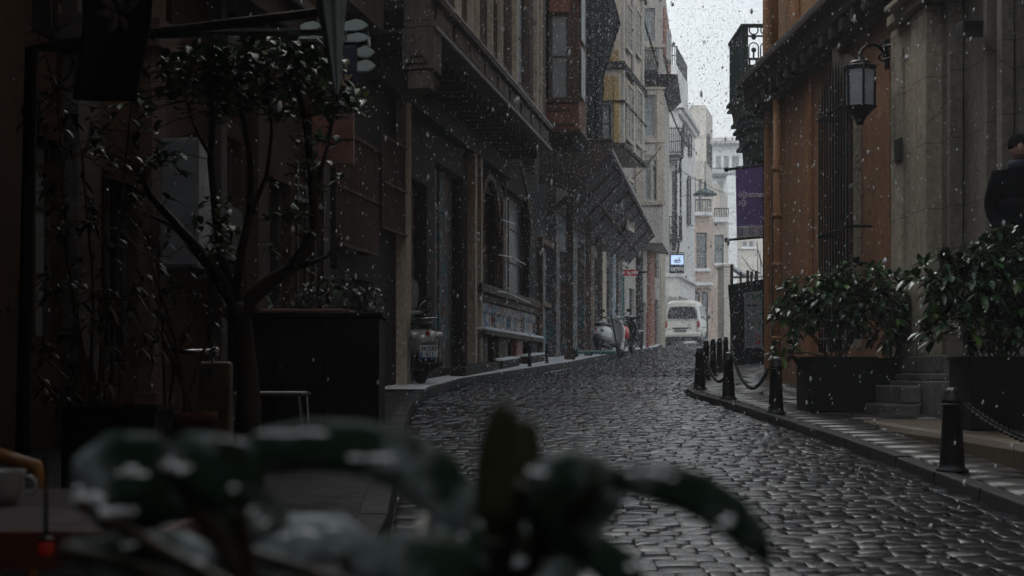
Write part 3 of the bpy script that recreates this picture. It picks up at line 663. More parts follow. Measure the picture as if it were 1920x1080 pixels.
for px, py, w in ((1068, 683, .16), (1103, 675, .13), (1125, 670, .13), (1155, 663, .12), (1175, 659, .11), (1196, 657, .11)):
    Y = GY(py); p = P(px, py, Y); t = min(1, max(0, (Y - 32.8) / 13.2)); top = ci0.lerp(ci1, t).lerp(co0.lerp(co1, t), .45).z
    z0 = gz(Y) + .1; mb = MB().box(p.x - w / 2, p.x + w / 2, Y - w / 2, Y + w / 2, z0, top); mb.box(p.x - w * .8, p.x + w * .8, Y - w * .8, Y + w * .8, z0, z0 + .12)
    mb.build("post", M['rusty'], CA, True, bevel=.01)
# ================================================================== D: beige building
def simple(name, label, fr, s0, s1, ztop, mat, holes, winkw=None, zb=.8, wallname="wall"):
    r = building(name, label, fr, s0); mb = MB(); wall_holes(mb, fr, s0, s1, zb, ztop, holes); mb.build(wallname, M[mat], r, True)
    for h in holes: window(r, fr, h, 0, **(winkw or {}))
    return r
sD0, sD1 = LG.s(1043), LG.s(1168)
hD = [frh(LG, 1050, 1062, 470, 680), frh(LG, 1078, 1096, 450, 672), frh(LG, 1110, 1122, 480, 660), frh(LG, 1132, 1142, 500, 655), frh(LG, 1150, 1160, 520, 650)]
D = simple("peeling_beige_building", "peeling beige building with an ochre panelled bay and dark netting beside the canopy", LG, sD0, sD1, 16, 'old_stone', [], zb=5.2)
mb = MB(); wall_holes(mb, LG, sD0, sD1, 1.0, 5.19, hD, th=.3); mb.build("ground_floor_wall", M['graffiti_dark'], D, True)
for i, h in enumerate(hD): window(D, LG, h, -.05, 'brown_wood', 'glass_dirty', 2, 2)
for x0, x1, mt in ((1064, 1076, 'graffiti_dark'), (1098, 1108, 'trim_tan'), (1124, 1131, 'beige_plaster'), (1143, 1149, 'graffiti_teal')):
    MB().ob(LG, LG.s(x0), LG.s(x1), .0, .1, 1.2, 5.1).build("pilaster", M[mt], D, True, bevel=.01)
Yd = 40.; fD = FX(Yd); bay = fxhole(Yd, 1097, 1165, -420, 275)
wins = [fxhole(Yd, 1126, 1146, 195, 266), fxhole(Yd, 1122, 1148, 20, 80), fxhole(Yd, 1126, 1146, -150, -30)]
mb = MB(); wall_holes(mb, fD, bay[0] - .5, bay[1], bay[2], bay[3], wins, th=.15, back=False)
fDs = Frame(bay[1] - .25 * Yd, .25, 1); e1 = fDs.s(1208)
pA = fDs.pt(e1, 0, 0)
mb.hexa([(bay[0] - .5, Yd + .16, bay[2]), (bay[1] - .002, Yd + .16, bay[2]), (pA.x - .002, pA.y, bay[2]), (bay[0], pA.y, bay[2]), (bay[0] - .5, Yd + .16, bay[3]), (bay[1] - .002, Yd + .16, bay[3]), (pA.x - .002, pA.y, bay[3]), (bay[0], pA.y, bay[3])])
mb.build("bay", M['beige_plaster'], D, True)
for w in wins: window(D, fD, w, 0, 'frame_dark', 'glass_pale', 1, 2, .05)
mb = MB(); q = fxhole(Yd, 1124, 1152, 142, 188); mb.box(q[0], q[1], Yd - .06, Yd - .002, q[2], q[3]); q = fxhole(Yd, 1150, 1160, 145, 275); mb.box(q[0], q[1], Yd - .08, Yd - .002, q[2], q[3]); q = fxhole(Yd, 1128, 1160, 95, 118); mb.box(q[0], q[1], Yd - .06, Yd - .002, q[2], q[3])
mb.each("ochre_panel", M['ochre_panel'], D)
mb = MB()
for yy, t in ((130, .12), (121, .08), (192, .05), (276, .12), (-60, .15)): z = EYE + (HZ - yy) / F * Yd; mb.box(bay[0], bay[1] + .1, Yd - .13, Yd - .003, z, z + t); mb.ob(fDs, Yd / fDs.uy, e1, .003, .1, z, z + t)
mb.each("bay_cornice", M['old_dark'], D, .02)
a0 = Yd / fDs.uy
for x0, x1, yt, yb in ((1171, 1184, 150, 262), (1189, 1200, 160, 270), (1170, 1182, 0, 90), (1188, 1199, 10, 100), (1172, 1184, 330, 430)):
    h = frh(fDs, x0, x1, yt, yb); window(D, fDs, h, .19, 'beige_plaster', 'glass_dirty', 2, 3, .10)
mb = MB()
for px in (1166.5, 1186, 1203): s = fDs.s(px); mb.ob(fDs, s - .12, s + .12, .003, .07, bay[2], bay[3] - .1)
mb.each("bay_pilaster", M['grey_plaster'], D)
# lower storey under the bay
LGl = LG
# dark netting on D
NT = thing("scaffold_netting", "black torn netting hanging down between the red oriel and the beige bay", "netting", (2., 38.8, gz(38.8)))
mb = MB(); n = 14; m = 26; vs = []
for j in range(m + 1):
    for i in range(n + 1):
        t = j / m; py = -260 + t * (268 + 260); wd = (1100, 1131 + (34 * max(0, 1 - abs(py - 40) / 110) if i > 8 else 0))
        px = wd[0] + (wd[1] - wd[0]) * i / n; p = P(px, py, 38.8); p.y += .12 * math.sin(i * 1.1) + .08 * noise.noise(Vector((i * .5, j * .4, 0))); p.x += .05 * noise.noise(Vector((i, j * .7, 5))); vs.append(p)
mb.add(vs, [(j * (n + 1) + i, j * (n + 1) + i + 1, (j + 1) * (n + 1) + i + 1, (j + 1) * (n + 1) + i) for j in range(m) for i in range(n)])
mb.build("net", grimy("black_netting", (.018, .022, .026), (.01, .01, .012), scale=3, bst=.8), NT, True, solid=.02)
# ================================================================== E: brick corner building
sE0, sE1 = sD1 + .01, LG.s(1243)
hE = [frh(LG, 1180, 1190, 540, 655), frh(LG, 1226, 1236, 560, 650), frh(LG, 1200, 1212, 565, 652), frh(LG, 1228, 1236, 300, 400), frh(LG, 1228, 1236, 430, 520)]
E = simple("brick_bay_building", "tall grey and brick building with a steep eave before the white tower", LG, sE0, sE1, 13.2, 'grey_plaster', hE, dict(frame='frame_dark'), zb=1.2)
for x0, x1, mt in ((1213, 1221, 'brick_wall'), (1238, 1246, 'beige_plaster'), (1192, 1198, 'old_dark')):
    MB().ob(LG, LG.s(x0), LG.s(x1), .0, .14 if x0 < 1230 else .03, 1.5, 8).build("pilaster", M[mt], E, True, bevel=.01)
Ye = 47.; fE = FX(Ye); bay = fxhole(Ye, 1193, 1243, -60, 455); wE = [fxhole(Ye, 1207, 1228, 178, 256), fxhole(Ye, 1206, 1228, 15, 78), fxhole(Ye, 1208, 1220, 300, 375), fxhole(Ye, 1224, 1236, 300, 375)]
mb = MB(); wall_holes(mb, fE, bay[0] - .3, bay[1], bay[2], bay[3], wE, th=.15, back=False)
pB = ((1255 - 960) / F * 51.5, 51.5)
mb.hexa([(bay[0] - .3, Ye + .16, bay[2]), (bay[1] - .002, Ye + .16, bay[2]), (pB[0], pB[1], bay[2]), (bay[0], pB[1], bay[2]), (bay[0] - .3, Ye + .16, bay[3]), (bay[1] - .002, Ye + .16, bay[3]), (pB[0], pB[1], bay[3] - .9), (bay[0], pB[1], bay[3] - .9)])
mb.build("bay", M['grey_plaster'], E, True)
for w in wE: window(E, fE, w, 0, 'frame_pale', 'glass_pale', 1, 3, .05)
fEs = Frame(0, 0, 1); sl2 = (pB[0] - bay[1]) / (pB[1] - Ye); fEs = Frame(bay[1] - sl2 * Ye, sl2, 1)
MB().ob(fEs, Ye / fEs.uy + .2, pB[1] / fEs.uy, .003, .06, EYE + 600 / F * Ye, bay[3] - 1.2).build("brick_face", M['brick_wall'], E, True)
for x0, x1 in ((1245.5, 1248), (1250, 1252.5)):
    h = frh(fEs, x0, x1, 55, 110); window(E, fEs, h, .23, 'frame_pale', 'glass_pale', 1, 2, .04)
mb = MB()
for yy, t, dd in ((268, .1, .1), (292, .07, .06), (385, .12, .12), (168, .08, .08), (90, .1, .1)):
    z = EYE + (HZ - yy) / F * Ye; mb.box(bay[0], bay[1] + .08, Ye - dd, Ye - .003, z, z + t)
for px, w in ((1196, .16), (1203, .1), (1234, .12), (1241, .14)): x = (px - 960) / F * Ye; mb.box(x - w / 2, x + w / 2, Ye - .055, Ye - .003, EYE + (HZ - 380) / F * Ye, EYE + (HZ - 172) / F * Ye)
mb.each("bay_moulding", M['beige_plaster'], E)
mb = MB(); z = EYE + (HZ - 150) / F * Ye; zz = EYE + (HZ - 108) / F * Ye
mb.hexa([(bay[0] + .2, Ye - .05, z - .25), (bay[1] + .05, Ye - .05, z - .25), (pB[0] + .05, pB[1], z - .25), (bay[0] + .2, pB[1], z - .25), (bay[0] + .2, Ye - .4, z + .12), (bay[1] + .45, Ye - .4, z + .12), (pB[0] + .45, pB[1], z + .12), (bay[0] + .2, pB[1], z + .12)])
mb.build("eave", M['old_dark'], E, True, bevel=.03)
mb = MB(); q = fxhole(Ye, 1206, 1232, 100, 140); mb.box(q[0], q[1], Ye - .35, Ye - .003, q[2], q[2] + .08)
for i in range(10): x = q[0] + (q[1] - q[0]) * i / 9; mb.box(x - .012, x + .012, Ye - .34, Ye - .31, q[2] + .08, q[3])
mb.box(q[0], q[1], Ye - .345, Ye - .305, q[3], q[3] + .04); mb.build("balcony", M['iron'], E, True)
# ================================================================== F: white tower with iron balcony
FB = thing("white_tower_building", "tall narrow white building with a roof railing and an iron balcony", "building", (6.8, 58, gz(58)))
LH = Frame(-7.18, .24, 1); YF = 58.
def fblock(root, name, mat, px0, px1, Y, ytop, ybot, wins, sidepx, LHf=None, frame='frame_dark', glass='glass_dark', swins=()):
    b = fxhole(Y, px0, px1, ytop, ybot); f = FX(Y); W_ = [fxhole(Y, *w) for w in wins]
    mb = MB(); wall_holes(mb, f, b[0], b[1], b[2], b[3], W_, th=.15, back=False)
    fs = Frame(b[1] - .24 * Y, .24, 1); s1 = fs.s(sidepx); p = fs.pt(s1, 0, 0)
    mb.hexa([(b[0], Y + .16, b[2]), (b[1] - .002, Y + .16, b[2]), (p.x, p.y, b[2]), (b[0], p.y, b[2]), (b[0], Y + .16, b[3]), (b[1] - .002, Y + .16, b[3]), (p.x, p.y, b[3]), (b[0], p.y, b[3])])
    mb.build(name, M[mat], root, True)
    for w in W_: window(root, f, w, 0, frame, glass, 2 if w[1] - w[0] > .5 else 1, 2, .05)
    for w in swins: h = frh(fs, *w); window(root, fs, h, .19, frame, glass, 1, 2, .05)
    return fs, s1, b, p
fs, s1, bF, p = fblock(FB, "wall", 'white_plaster', 1235, 1272, YF, 200, 655, [(1260, 1268, 320, 470)], 1303, swins=((1281, 1285, 230, 270), (1290, 1294, 250, 290), (1288, 1292, 330, 420)))
fs2, s2, bT, p2 = fblock(FB, "tower", 'white_plaster', 1235, 1270, YF + .3, 122, 199.5, [], 1290)
mb = MB(); zz = bT[3]
for i in range(9):
    x = bT[0] + (bT[1] - bT[0]) * i / 8; mb.tube([(x, YF + .35, zz), (x, YF + .35, zz + .78)], .02, 5)
for h in (.4, .78): mb.tube([(bT[0], YF + .35, zz + h), (bT[1], YF + .35, zz + h)], .02, 5)
for i in range(14):
    q = fs2.pt((YF + .4) / fs2.uy + (s2 - (YF + .4) / fs2.uy) * i / 13, -.05, zz); mb.tube([q, q + Vector((0, 0, .78))], .02, 5)
q0 = fs2.pt((YF + .4) / fs2.uy, -.05, zz + .78); q1 = fs2.pt(s2, -.05, zz + .78); mb.tube([q0, q1], .025, 5); mb.build("roof_railing", M['iron'], FB, True)
mb = MB(); zc = bF[3]; mb.box(bF[0], bF[1] + .25, YF - .25, YF - .003, zc - .1, zc + .12); mb.ob(fs, YF / fs.uy - .25, s1, .003, .25, zc - .1, zc + .12); mb.ob(fs, YF / fs.uy - .1, s1, .003, .12, zc - .3, zc - .1)
z3 = EYE + (HZ - 520) / F * YF; mb.ob(fs, YF / fs.uy - .1, s1, .003, .15, z3, z3 + .15); mb.box(bF[0], bF[1] + .12, YF - .12, YF - .004, z3, z3 + .15)
mb.each("cornice", M['white_plaster'], FB, .03)
def ironbalc(root, Y, x0, x1, ytop, yfloor, dpt=.9, n=8):
    a = fxhole(Y, x0, x1, ytop, yfloor); mb = MB(); mb.box(a[0], a[1], Y - dpt, Y - .003, a[2] - .12, a[2])
    for i in range(n + 1): x = a[0] + .02 + (a[1] - a[0] - .04) * i / n; mb.tube([(x, Y - dpt + .03, a[2]), (x, Y - dpt + .03, a[3])], .018, 5)
    for i in range(5): y = Y - dpt + .03 + (dpt - .1) * i / 4; mb.tube([(a[1] - .02, y, a[2]), (a[1] - .02, y, a[3])], .018, 5)
    for h in (a[3], (a[2] + a[3]) / 2, a[2] + .1): mb.tube([(a[0], Y - dpt + .03, h), (a[1] - .02, Y - dpt + .03, h), (a[1] - .02, Y - .05, h)], .025, 5)
    for x in (a[0] + .1, a[1] - .1): mb.tube([(x, Y - .02, a[2] - .6), (x, Y - dpt * .8, a[2] - .13)], .04, 5)
    return mb
mb = ironbalc(FB, YF, 1246, 1277, 247, 296); mb.build("iron_balcony", M['iron'], FB, True)
MB().box((1246 - 960) / F * 57.2, (1277 - 960) / F * 57.2, YF - .85, YF - .1, EYE + 404 / F * 57.2, EYE + 410 / F * 57.2).build("balcony_snow", M['snow'], FB, True, bevel=.02)
mb = ironbalc(FB, YF, 1246, 1275, 410, 450, .8, 6)
for px in (1268, 1276): mb.tube([P(px, 300, YF - .75), P(px, 450, YF - .75)], .04, 5)
mb.build("iron_balcony", M['iron'], FB, True, lab="lower iron balcony with tall posts")
# ================================================================== G: cream building with bays
G_ = thing("cream_bay_building", "cream building with a balcony and shuttered bay windows beyond the white van", "building", (8.6, 66, gz(66)))
fblock(G_, "wall", 'cream_plaster', 1296, 1324, 68., 197, 655, [(1301, 1311, 236, 256)], 1336, swins=((1326, 1328, 250, 330), (1330, 1332, 270, 340)))
fg, sg, bg1, pg = fblock(G_, "bay", 'pink_plaster', 1293, 1330, 65., 402, 540, [(1306, 1325, 436, 506)], 1338, frame='frame_dark', glass='glass_dark')
fg, sg, bg2, pg = fblock(G_, "upper_bay", 'cream_plaster', 1293, 1322, 66.2, 300, 398, [(1299, 1305, 330, 396), (1309, 1317, 335, 396)], 1336, frame='frame_pale')
mb = MB(); q = fxhole(65., 1291, 1331, 399, 406); mb.box(q[0], q[1] + .05, 64.6, 67.5, q[2], q[3]); q = fxhole(65., 1298, 1328, 504, 510); mb.box(q[0], q[1] + .1, 64.7, 64.997, q[2], q[3]); q = fxhole(65., 1293, 1331, 530, 536); mb.box(q[0], q[1] + .1, 64.75, 64.996, q[2], q[3])
mb.each("slab", M['far_white'], G_, .03)
mb = MB(); a = fxhole(65., 1293, 1331, 376, 400)
for i in range(13): x = a[0] + (a[1] - a[0]) * i / 12; mb.tube([(x, 64.7, a[2]), (x, 64.7, a[3])], .018, 5)
mb.tube([(a[0], 64.7, a[3]), (a[1], 64.7, a[3]), (a[1] + .3, 67, a[3])], .03, 5); mb.build("balcony_railing", M['iron'], G_, True)
fblock(G_, "side_bay", 'cream_plaster', 1336, 1361, 70., 412, 548, [(1340, 1357, 440, 494)], 1366, glass='glass_pale')
mb = MB(); q = fxhole(70., 1334, 1364, 409, 418); mb.box(q[0], q[1], 69.6, 72, q[2], q[3]); q = fxhole(70., 1337, 1363, 494, 499); mb.box(q[0], q[1], 69.7, 69.996, q[2], q[3]); mb.each("bay_slab", M['far_white'], G_, .03)
mb = MB(); a = fxhole(70., 1338, 1364, 392, 409)
for i in range(9): x = a[0] + (a[1] - a[0]) * i / 8; mb.tube([(x, 69.7, a[2]), (x, 69.7, a[3])], .02, 5)
mb.tube([(a[0], 69.7, a[3]), (a[1], 69.7, a[3])], .03, 5); mb.build("bay_railing", M['iron'], G_, True)
fblock(G_, "far_wing", 'cream_plaster', 1330, 1349, 72., 345, 655, [], 1364)
mb = MB(); b = fxhole(66., 1296, 1330, 536, 655); f = FX(66.)
hg = [fxhole(66., 1300, 1312, 548, 640), fxhole(66., 1316, 1328, 548, 640)]; wall_holes(mb, f, b[0], b[1], b[2], b[3], hg, th=.2, back=False); mb.box(b[0], b[1] + .6, 66.22, 70, b[2], b[3]); mb.build("shopfront", M['pink_plaster'], G_, True)
for h in hg: window(G_, f, h, 0, 'frame_dark', 'glass_dark', 1, 1)
b = fxhole(71., 1330, 1366, 548, 655); f = FX(71.); hg = [fxhole(71., 1333, 1339, 560, 640), fxhole(71., 1342, 1349, 560, 640)]
mb = MB(); wall_holes(mb, f, b[0], b[1], b[2], b[3], hg, th=.2, back=False); mb.box(b[0], b[1], 71.22, 75, b[2], b[3]); mb.build("side_shopfront", M['cream_plaster'], G_, True)
for h in hg: window(G_, f, h, 0, 'frame_dark', 'glass_dark', 1, 1)
# shopfront of F behind the van: dark opening with pale bars
mb = MB(); q = fxhole(57.9, 1256, 1270, 556, 625); mb.box(q[0], q[1], 57.95, 57.99, q[2], q[3])
s0, s1_ = fs.s(1273), fs.s(1300); mb.ob(fs, s0, s1_, .003, .03, fs.z(1273, 620), fs.z(1273, 555)); mb.build("shop_opening", M['glass_dark'], FB, True)
mb = MB()
for px in (1256, 1260, 1264, 1268): q = P(px, 590, 57.85); mb.box(q.x - .03, q.x + .03, 57.88, 57.94, EYE + 80 / F * 57.9, EYE + 144 / F * 57.9)
for px in (1276, 1281, 1287, 1293): s = fs.s(px); mb.ob(fs, s - .04, s + .04, .03, .07, fs.z(1273, 620), fs.z(1273, 555))
mb.each("shop_bar", M['frame_pale'], FB, .005)
# ================================================================== far pale building with tiled roof, wall, pole
H_ = thing("pale_tiled_building", "far pale building under a snowy tiled roof closing the street", "building", (15, 105, gz(105)))
hh = [fxhole(105., a, b, 292, 318) for a, b in ((1342, 1352), (1357, 1367), (1372, 1386), (1392, 1404), (1410, 1422))] + [fxhole(105., a, b, 340, 365) for a, b in ((1345, 1356), (1368, 1378), (1395, 1407))]
mb = MB(); wall_holes(mb, FX(105.), 13.5, 30, 2, EYE + (HZ - 272) / F * 105, hh, th=.2, back=False); mb.box(13.5, 30, 105.22, 115, 2, EYE + (HZ - 272) / F * 105); mb.build("wall", M['far_white'], H_, True)
for h in hh: window(H_, FX(105.), h, 0, 'frame_pale', 'glass_pale', 2, 1, .06)
mb = MB(); ze = EYE + (HZ - 270) / F * 105
mb.hexa([(13.2, 104, ze - .1), (31, 104, ze - .1), (31, 116, ze - .1), (13.2, 116, ze - .1), (17, 108, ze + 1.), (28, 108, ze + 1.0), (28, 112, ze + 1.), (17, 112, ze + 1.)])
for i in range(46): x = 13.6 + i * .38; mb.tube([(x, 103.9, ze + .0), (x + max(-1., (17.5 - x) * .5) * (1 if x < 19 else 0), 107.2, ze + .8)], .09, 5)
mb.build("roof", M['tiles'], H_, True)
mb = MB(); q = fxhole(104.3, 1334, 1440, 326, 331); mb.box(q[0], q[1], 104, 104.99, q[2], q[3]); q2 = fxhole(104.3, 1334, 1440, 316, 326)
for i in range(40): x = q[0] + (q[1] - q[0]) * i / 39; mb.tube([(x, 104.1, q[3]), (x, 104.1, q2[3])], .02, 4)
mb.tube([(q[0], 104.1, q2[3]), (q[1], 104.1, q2[3])], .04, 5); mb.build("terrace_railing", M['cabinet_grey'], H_, True)
I_ = thing("low_pale_building", "pale pinkish rendered building with one small window seen under the purple banner", "building", (13.5, 85, gz(85)))
hh = [fxhole(85., 1392, 1401, 452, 463), fxhole(85., 1404, 1413, 452, 463)]
mb = MB(); b = fxhole(85., 1366, 1450, 372, 660); wall_holes(mb, FX(85.), b[0], b[1], b[2], b[3], hh, th=.15, back=False); mb.box(b[0], b[1], 85.17, 92, b[2], b[3]); mb.build("wall", M['cream_plaster'], I_, True)
for h in hh: window(I_, FX(85.), h, 0, 'frame_pale', 'glass_pale', 1, 1, .05)
mb = MB(); q = fxhole(85., 1388, 1417, 463, 467); mb.box(q[0], q[1], 84.8, 84.997, q[2], q[3]); q = fxhole(85., 1364, 1381, 330, 660); mb.box(q[0], q[1], 84.7, 85.6, q[2], q[3]); mb.build("white_pier", M['far_white'], I_, True)
WC = thing("white_corner_wall", "plain pale wall pier standing left of the dark poster board", "wall", (7.6, 50, gz(50)))
q = fxhole(50., 1357, 1374, 500, 655)
MB().box(q[0], q[1], 50, 51.5, q[2] - .2, q[3]).box(q[0] - .05, q[1] + .05, 49.95, 51.55, q[3], q[3] + .1).build("pier", M['cream_plaster'], WC, True, bevel=.02)
# ================================================================== RIGHT building
R_ = thing("corner_building", "orange rendered corner building with a grey stone portal and heavy dark cornice", "building", (5.3, 12, gz(12)))
r0, r1 = -16, RF.s(1434)
def rh(x0, x1, yt, yb, d=0): a, b = RF.s(x1, d), RF.s(x0, d); return (a, b, RF.z(x0, yb, d), RF.z(x0, yt, d))
zc = RF.z(1434, 215); zC = RF.z(1434, 146)
hw = rh(1566, 1609, 200, 655); door = (10.9, 13.35, 1.45, 4.9)
mb = MB(); wall_holes(mb, RF, RF.s(1668), r1, -.3, zc, [hw], th=.28); mb.build("lower_wall", M['orange_wall'], R_, True)
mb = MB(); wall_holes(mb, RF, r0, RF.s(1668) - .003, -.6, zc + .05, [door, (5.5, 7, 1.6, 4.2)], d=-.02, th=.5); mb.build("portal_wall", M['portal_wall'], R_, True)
window(R_, RF, (5.5, 7, 1.6, 4.2), 0)
up = [(RF.s(1590) - .2, RF.s(1545), zC + 1.2, zC + 4), (15.5, 17.0, zC + 1.2, zC + 4)]
mb = MB(); wall_holes(mb, RF, r0, r1, zC, 18.5, up, th=.25); mb.build("upper_wall", M['tan_wall'], R_, True)
for h in up: window(R_, RF, h, 0)
mb = MB(); mb.ob(RF, r0, r1 + .05, -.3, .18, zc, zc + .2); mb.ob(RF, r0, r1 + .1, -.3, .34, zc + .2, zC - .18); mb.ob(RF, r0, r1 + .14, -.3, .46, zC - .18, zC - .06); mb.ob(RF, r0, r1 + .1, -.3, .38, zC - .06, zC + .04)
for k in range(0, 30):
    s = r1 - .25 - k * .5; mb.ob(RF, s - .09, s + .09, .18, .32, zc + .03, zc + .198)
mb.build("cornice", M['cornice'], R_, True, bevel=.02)
mb = MB(); mb.ob(RF, r0, r1 + .06, .003, .06, zC + .05, zC + .35)
for px, w in ((1495, .28), (1440, .2)): s = RF.s(px); mb.ob(RF, s - w / 2, s + w / 2, .003, .07, zC + .352, 18.4)
mb.each("upper_band", M['orange_trim'], R_)
mb = MB(); 
for px, w in ((1441, .16), (1520, .28)): s = RF.s(px); mb.ob(RF, s - w / 2, s + w / 2, .003, .06, .6, zc - .003)
mb.each("wall_strip", M['orange_trim'], R_)
# window, arched surround
wf = window(R_, RF, hw, -.03, 'frame_pale', 'glass_dark', 2, 3, .07)
mb = MB(); a, b, c, e = hw
mb.ob(RF, a - .16, a, .0, .07, c, e - .1); mb.ob(RF, b, b + .12, .0, .07, c, e - .1); arch(mb, RF, a, b, e - .12, .0, .09, .16, 14); mb.ob(RF, (a + b) / 2 - .13, (a + b) / 2 + .13, .0, .16, e + .15, e + .75)
mb.build("window_surround", M['portal_stone'], R_, True, bevel=.01)
# fan over the opening is wall coloured: grille in front
GR = mb = MB(); n = 10; d0 = .30; ga, gb = RF.s(1589, .3), RF.s(1537, .3)
for i in range(n + 1):
    s = ga + (gb - ga) * i / n; t = abs(2 * i / n - 1); zt_ = e + .25 - .35 * t * t
    mb.tube([RF.pt(s, d0, c - .05), RF.pt(s, d0, zt_), RF.pt(s, d0, zt_ + .16)], [.016, .016, .003], 5)
for zz in (c + .12, (c + e) / 2 - .15, e - .25):
    mb.tube([RF.pt(ga - .03, .0, zz), RF.pt(ga - .03, d0 + .02, zz), RF.pt(gb + .03, d0 + .02, zz), RF.pt(gb + .03, .0, zz)], .02, 5)
mb.build("window_grille", M['iron'], R_, True)
# drainpipe
s = RF.s(1457, .12); mb = MB(); mb.tube([RF.pt(s, .12, .95), RF.pt(s, .12, zc - .02)], .065, 10)
for zz in (RF.z(1457, 640), RF.z(1457, 505), RF.z(1457, 415), RF.z(1457, 330)): mb.tube([RF.pt(s, .12, zz), RF.pt(s, .12, zz + .07)], .085, 10)
mb.tube([RF.pt(s, .16, zC + .04), RF.pt(s, .16, 13)], .06, 10)
mb.build("drainpipe", M['orange_trim'], R_, True, smooth=True)
s = RF.s(1448, .06); MB().tube([RF.pt(s, .05, 1.2), RF.pt(s, .05, zc)], .02, 6).build("conduit", M['iron'], R_, True)
# portal mouldings
def strip(mb, x0, x1, d, z0, z1): mb.ob(RF, RF.s(x1, d), RF.s(x0, d), .0, d, z0, z1)
mb = MB(); zb = 1.25
strip(mb, 1670, 1742, .22, zb, RF.z(1700, 66)); strip(mb, 1678, 1690, .25, zb + .3, RF.z(1700, 110)); strip(mb, 1708, 1736, .27, zb + .001, RF.z(1700, 70))
strip(mb, 1662, 1748, .34, RF.z(1700, 66), RF.z(1700, 48)); strip(mb, 1657, 1752, .44, RF.z(1700, 48), RF.z(1700, 38))
mb.build("portal_pilaster", M['portal_stone'], R_, True, bevel=.012)
mb = MB()
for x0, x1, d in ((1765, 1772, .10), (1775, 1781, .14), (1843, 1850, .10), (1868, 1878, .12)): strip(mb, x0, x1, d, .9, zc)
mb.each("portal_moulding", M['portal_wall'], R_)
mb = MB(); strip(mb, 1664, 1752, .40, .45, .98); strip(mb, 1666, 1749, .34, .981, 1.06); strip(mb, 1668, 1747, .30, 1.061, 1.249); strip(mb, 1752.5, 1880, .18, .4, 1.1); strip(mb, 1752.5, 1880, .12, 1.101, 1.2)
mb.build("portal_plinth", M['step_stone'], R_, True, bevel=.02)
q = RF.s(1684, .26); MB().ob(RF, q - .13, q + .1, .25, .275, RF.z(1684, 322), RF.z(1684, 282)).build("name_plate", M['dark_stone'], R_, True, bevel=.005)
MB().ob(RF, 10.9, 13.35, -.5, -.44, 1.45, 4.9).ob(RF, 12.08, 12.14, -.44, -.41, 1.45, 4.9).build("door", M['black_panel'], R_, True)
mb = MB(); mb.ob(RF, 9.2, 13.75, -.55, .40, .2, .82); mb.ob(RF, 9.6, 13.7, -.55, .30, .821, 1.05); mb.ob(RF, 9.9, 13.65, -.55, .20, 1.051, 1.25); mb.ob(RF, 10.2, 13.6, -.55, .10, 1.251, 1.44)
mb.build("entrance_steps", M['step_stone'], R_, True, bevel=.02)
mb = MB(); mb.ob(RF, RF.s(1800), RF.s(1690), .42, .85, .5, .74); mb.ob(RF, RF.s(1800), RF.s(1712), .405, .62, .741, .93); mb.build("side_steps", M['step_stone'], R_, True, bevel=.02)
# spotlight on the portal
sp = thing("spotlight", "small dark spotlight fixed high on the stone portal", "spotlight", P(1812, 60, 13.9)); 
p = P(1812, 60, 13.9); MB().hexa([p + Vector(v) for v in ((-.1, -.2, -.1), (.1, -.2, -.1), (.08, .12, -.02), (-.08, .12, -.02), (-.1, -.22, .06), (.1, -.22, .06), (.07, .14, .1), (-.07, .14, .1))]).build("head", M['iron'], sp, True, bevel=.01)
MB().tube([p + Vector((0, .1, .02)), p + Vector((.2, .12, .0)), p + Vector((.62, .14, 0))], .02, 6).build("bracket", M['iron'], sp, True)
# plinth stone
PL = thing("stone_plinth", "long low yellowish wet stone plinth along the right pavement", "plinth", (4, 11, gz(11)))
mb = MB(); pts = []
prof = [(15.3, 3.45), (15.0, 3.38), (13.4, 3.42), (12.2, 3.36), (11.0, 3.40), (9.6, 3.36), (8.0, 3.38), (5.5, 3.4), (3.0, 3.42)]
vs = []
for y_, x_ in prof:
    for z_, o_ in ((.0, 0), (.545, 0), (.585, .03), (.60, .08)): vs.append((x_ + o_, y_, z_))
    vs.append((5.34 - .045 * y_ - .001, y_, .60)); 
n = len(prof); mb.add(vs, [(i * 5 + k, i * 5 + k + 1, (i + 1) * 5 + k + 1, (i + 1) * 5 + k) for i in range(n - 1) for k in range(4)] + [(0, 1, 2, 3, 4)])
mb.build("stone", M['yellow_stone'], PL, True)
p = Vector((3.38, 12.2, .50)); MB().tube([p, p + Vector((-.09, 0, -.01))], .035, 8).build("drain_spout", M['cabinet_grey'], PL, True)
# ================================================================== second right building with green balcony
K_ = thing("balcony_building", "dark building behind the orange corner carrying an ornate green iron balcony", "building", (5.6, 27, gz(27)))
mb = MB(); mb.hexa([(5.22, 26.2, 0), (9, 26.2, 0), (9, 29.4, 0), (5.32, 29.4, 0), (5.22, 26.2, 13), (9, 26.2, 13), (9, 29.4, 13), (5.32, 29.4, 13)]); mb.build("wall", M['dark_stone'], K_, True)
Yb = 27.; z1, z2, z3 = EYE + 655 / F * Yb, EYE + 590 / F * Yb, EYE + 525 / F * Yb
xa = (1391 - 960) / F * Yb; xb = 5.2
mb = MB(); mb.box(xa, xb, Yb, Yb + 1.6, z3 - .06, z3); mb.box(xa - .04, xb, Yb - .03, Yb + 1.63, z3 - .1, z3 - .061)
mb.box(xa - .02, xb, Yb - .02, Yb + .06, z1 - .06, z1); mb.box(xa - .02, xa + .07, Yb + .06, Yb + 1.6, z1 - .06, z1)
mb.box(xa + .0, xa + .12, Yb + .0, Yb + .12, z3, z1 - .06); mb.box(xb - .06, xb - .0, Yb, Yb + .05, z3, z1 - .06)
nz_ = 9
for i in range(nz_): y_ = Yb + .15 + i * .17; mb.tube([(xa + .03, y_, z3), (xa + .03, y_, z1 - .05)], .035, 5)
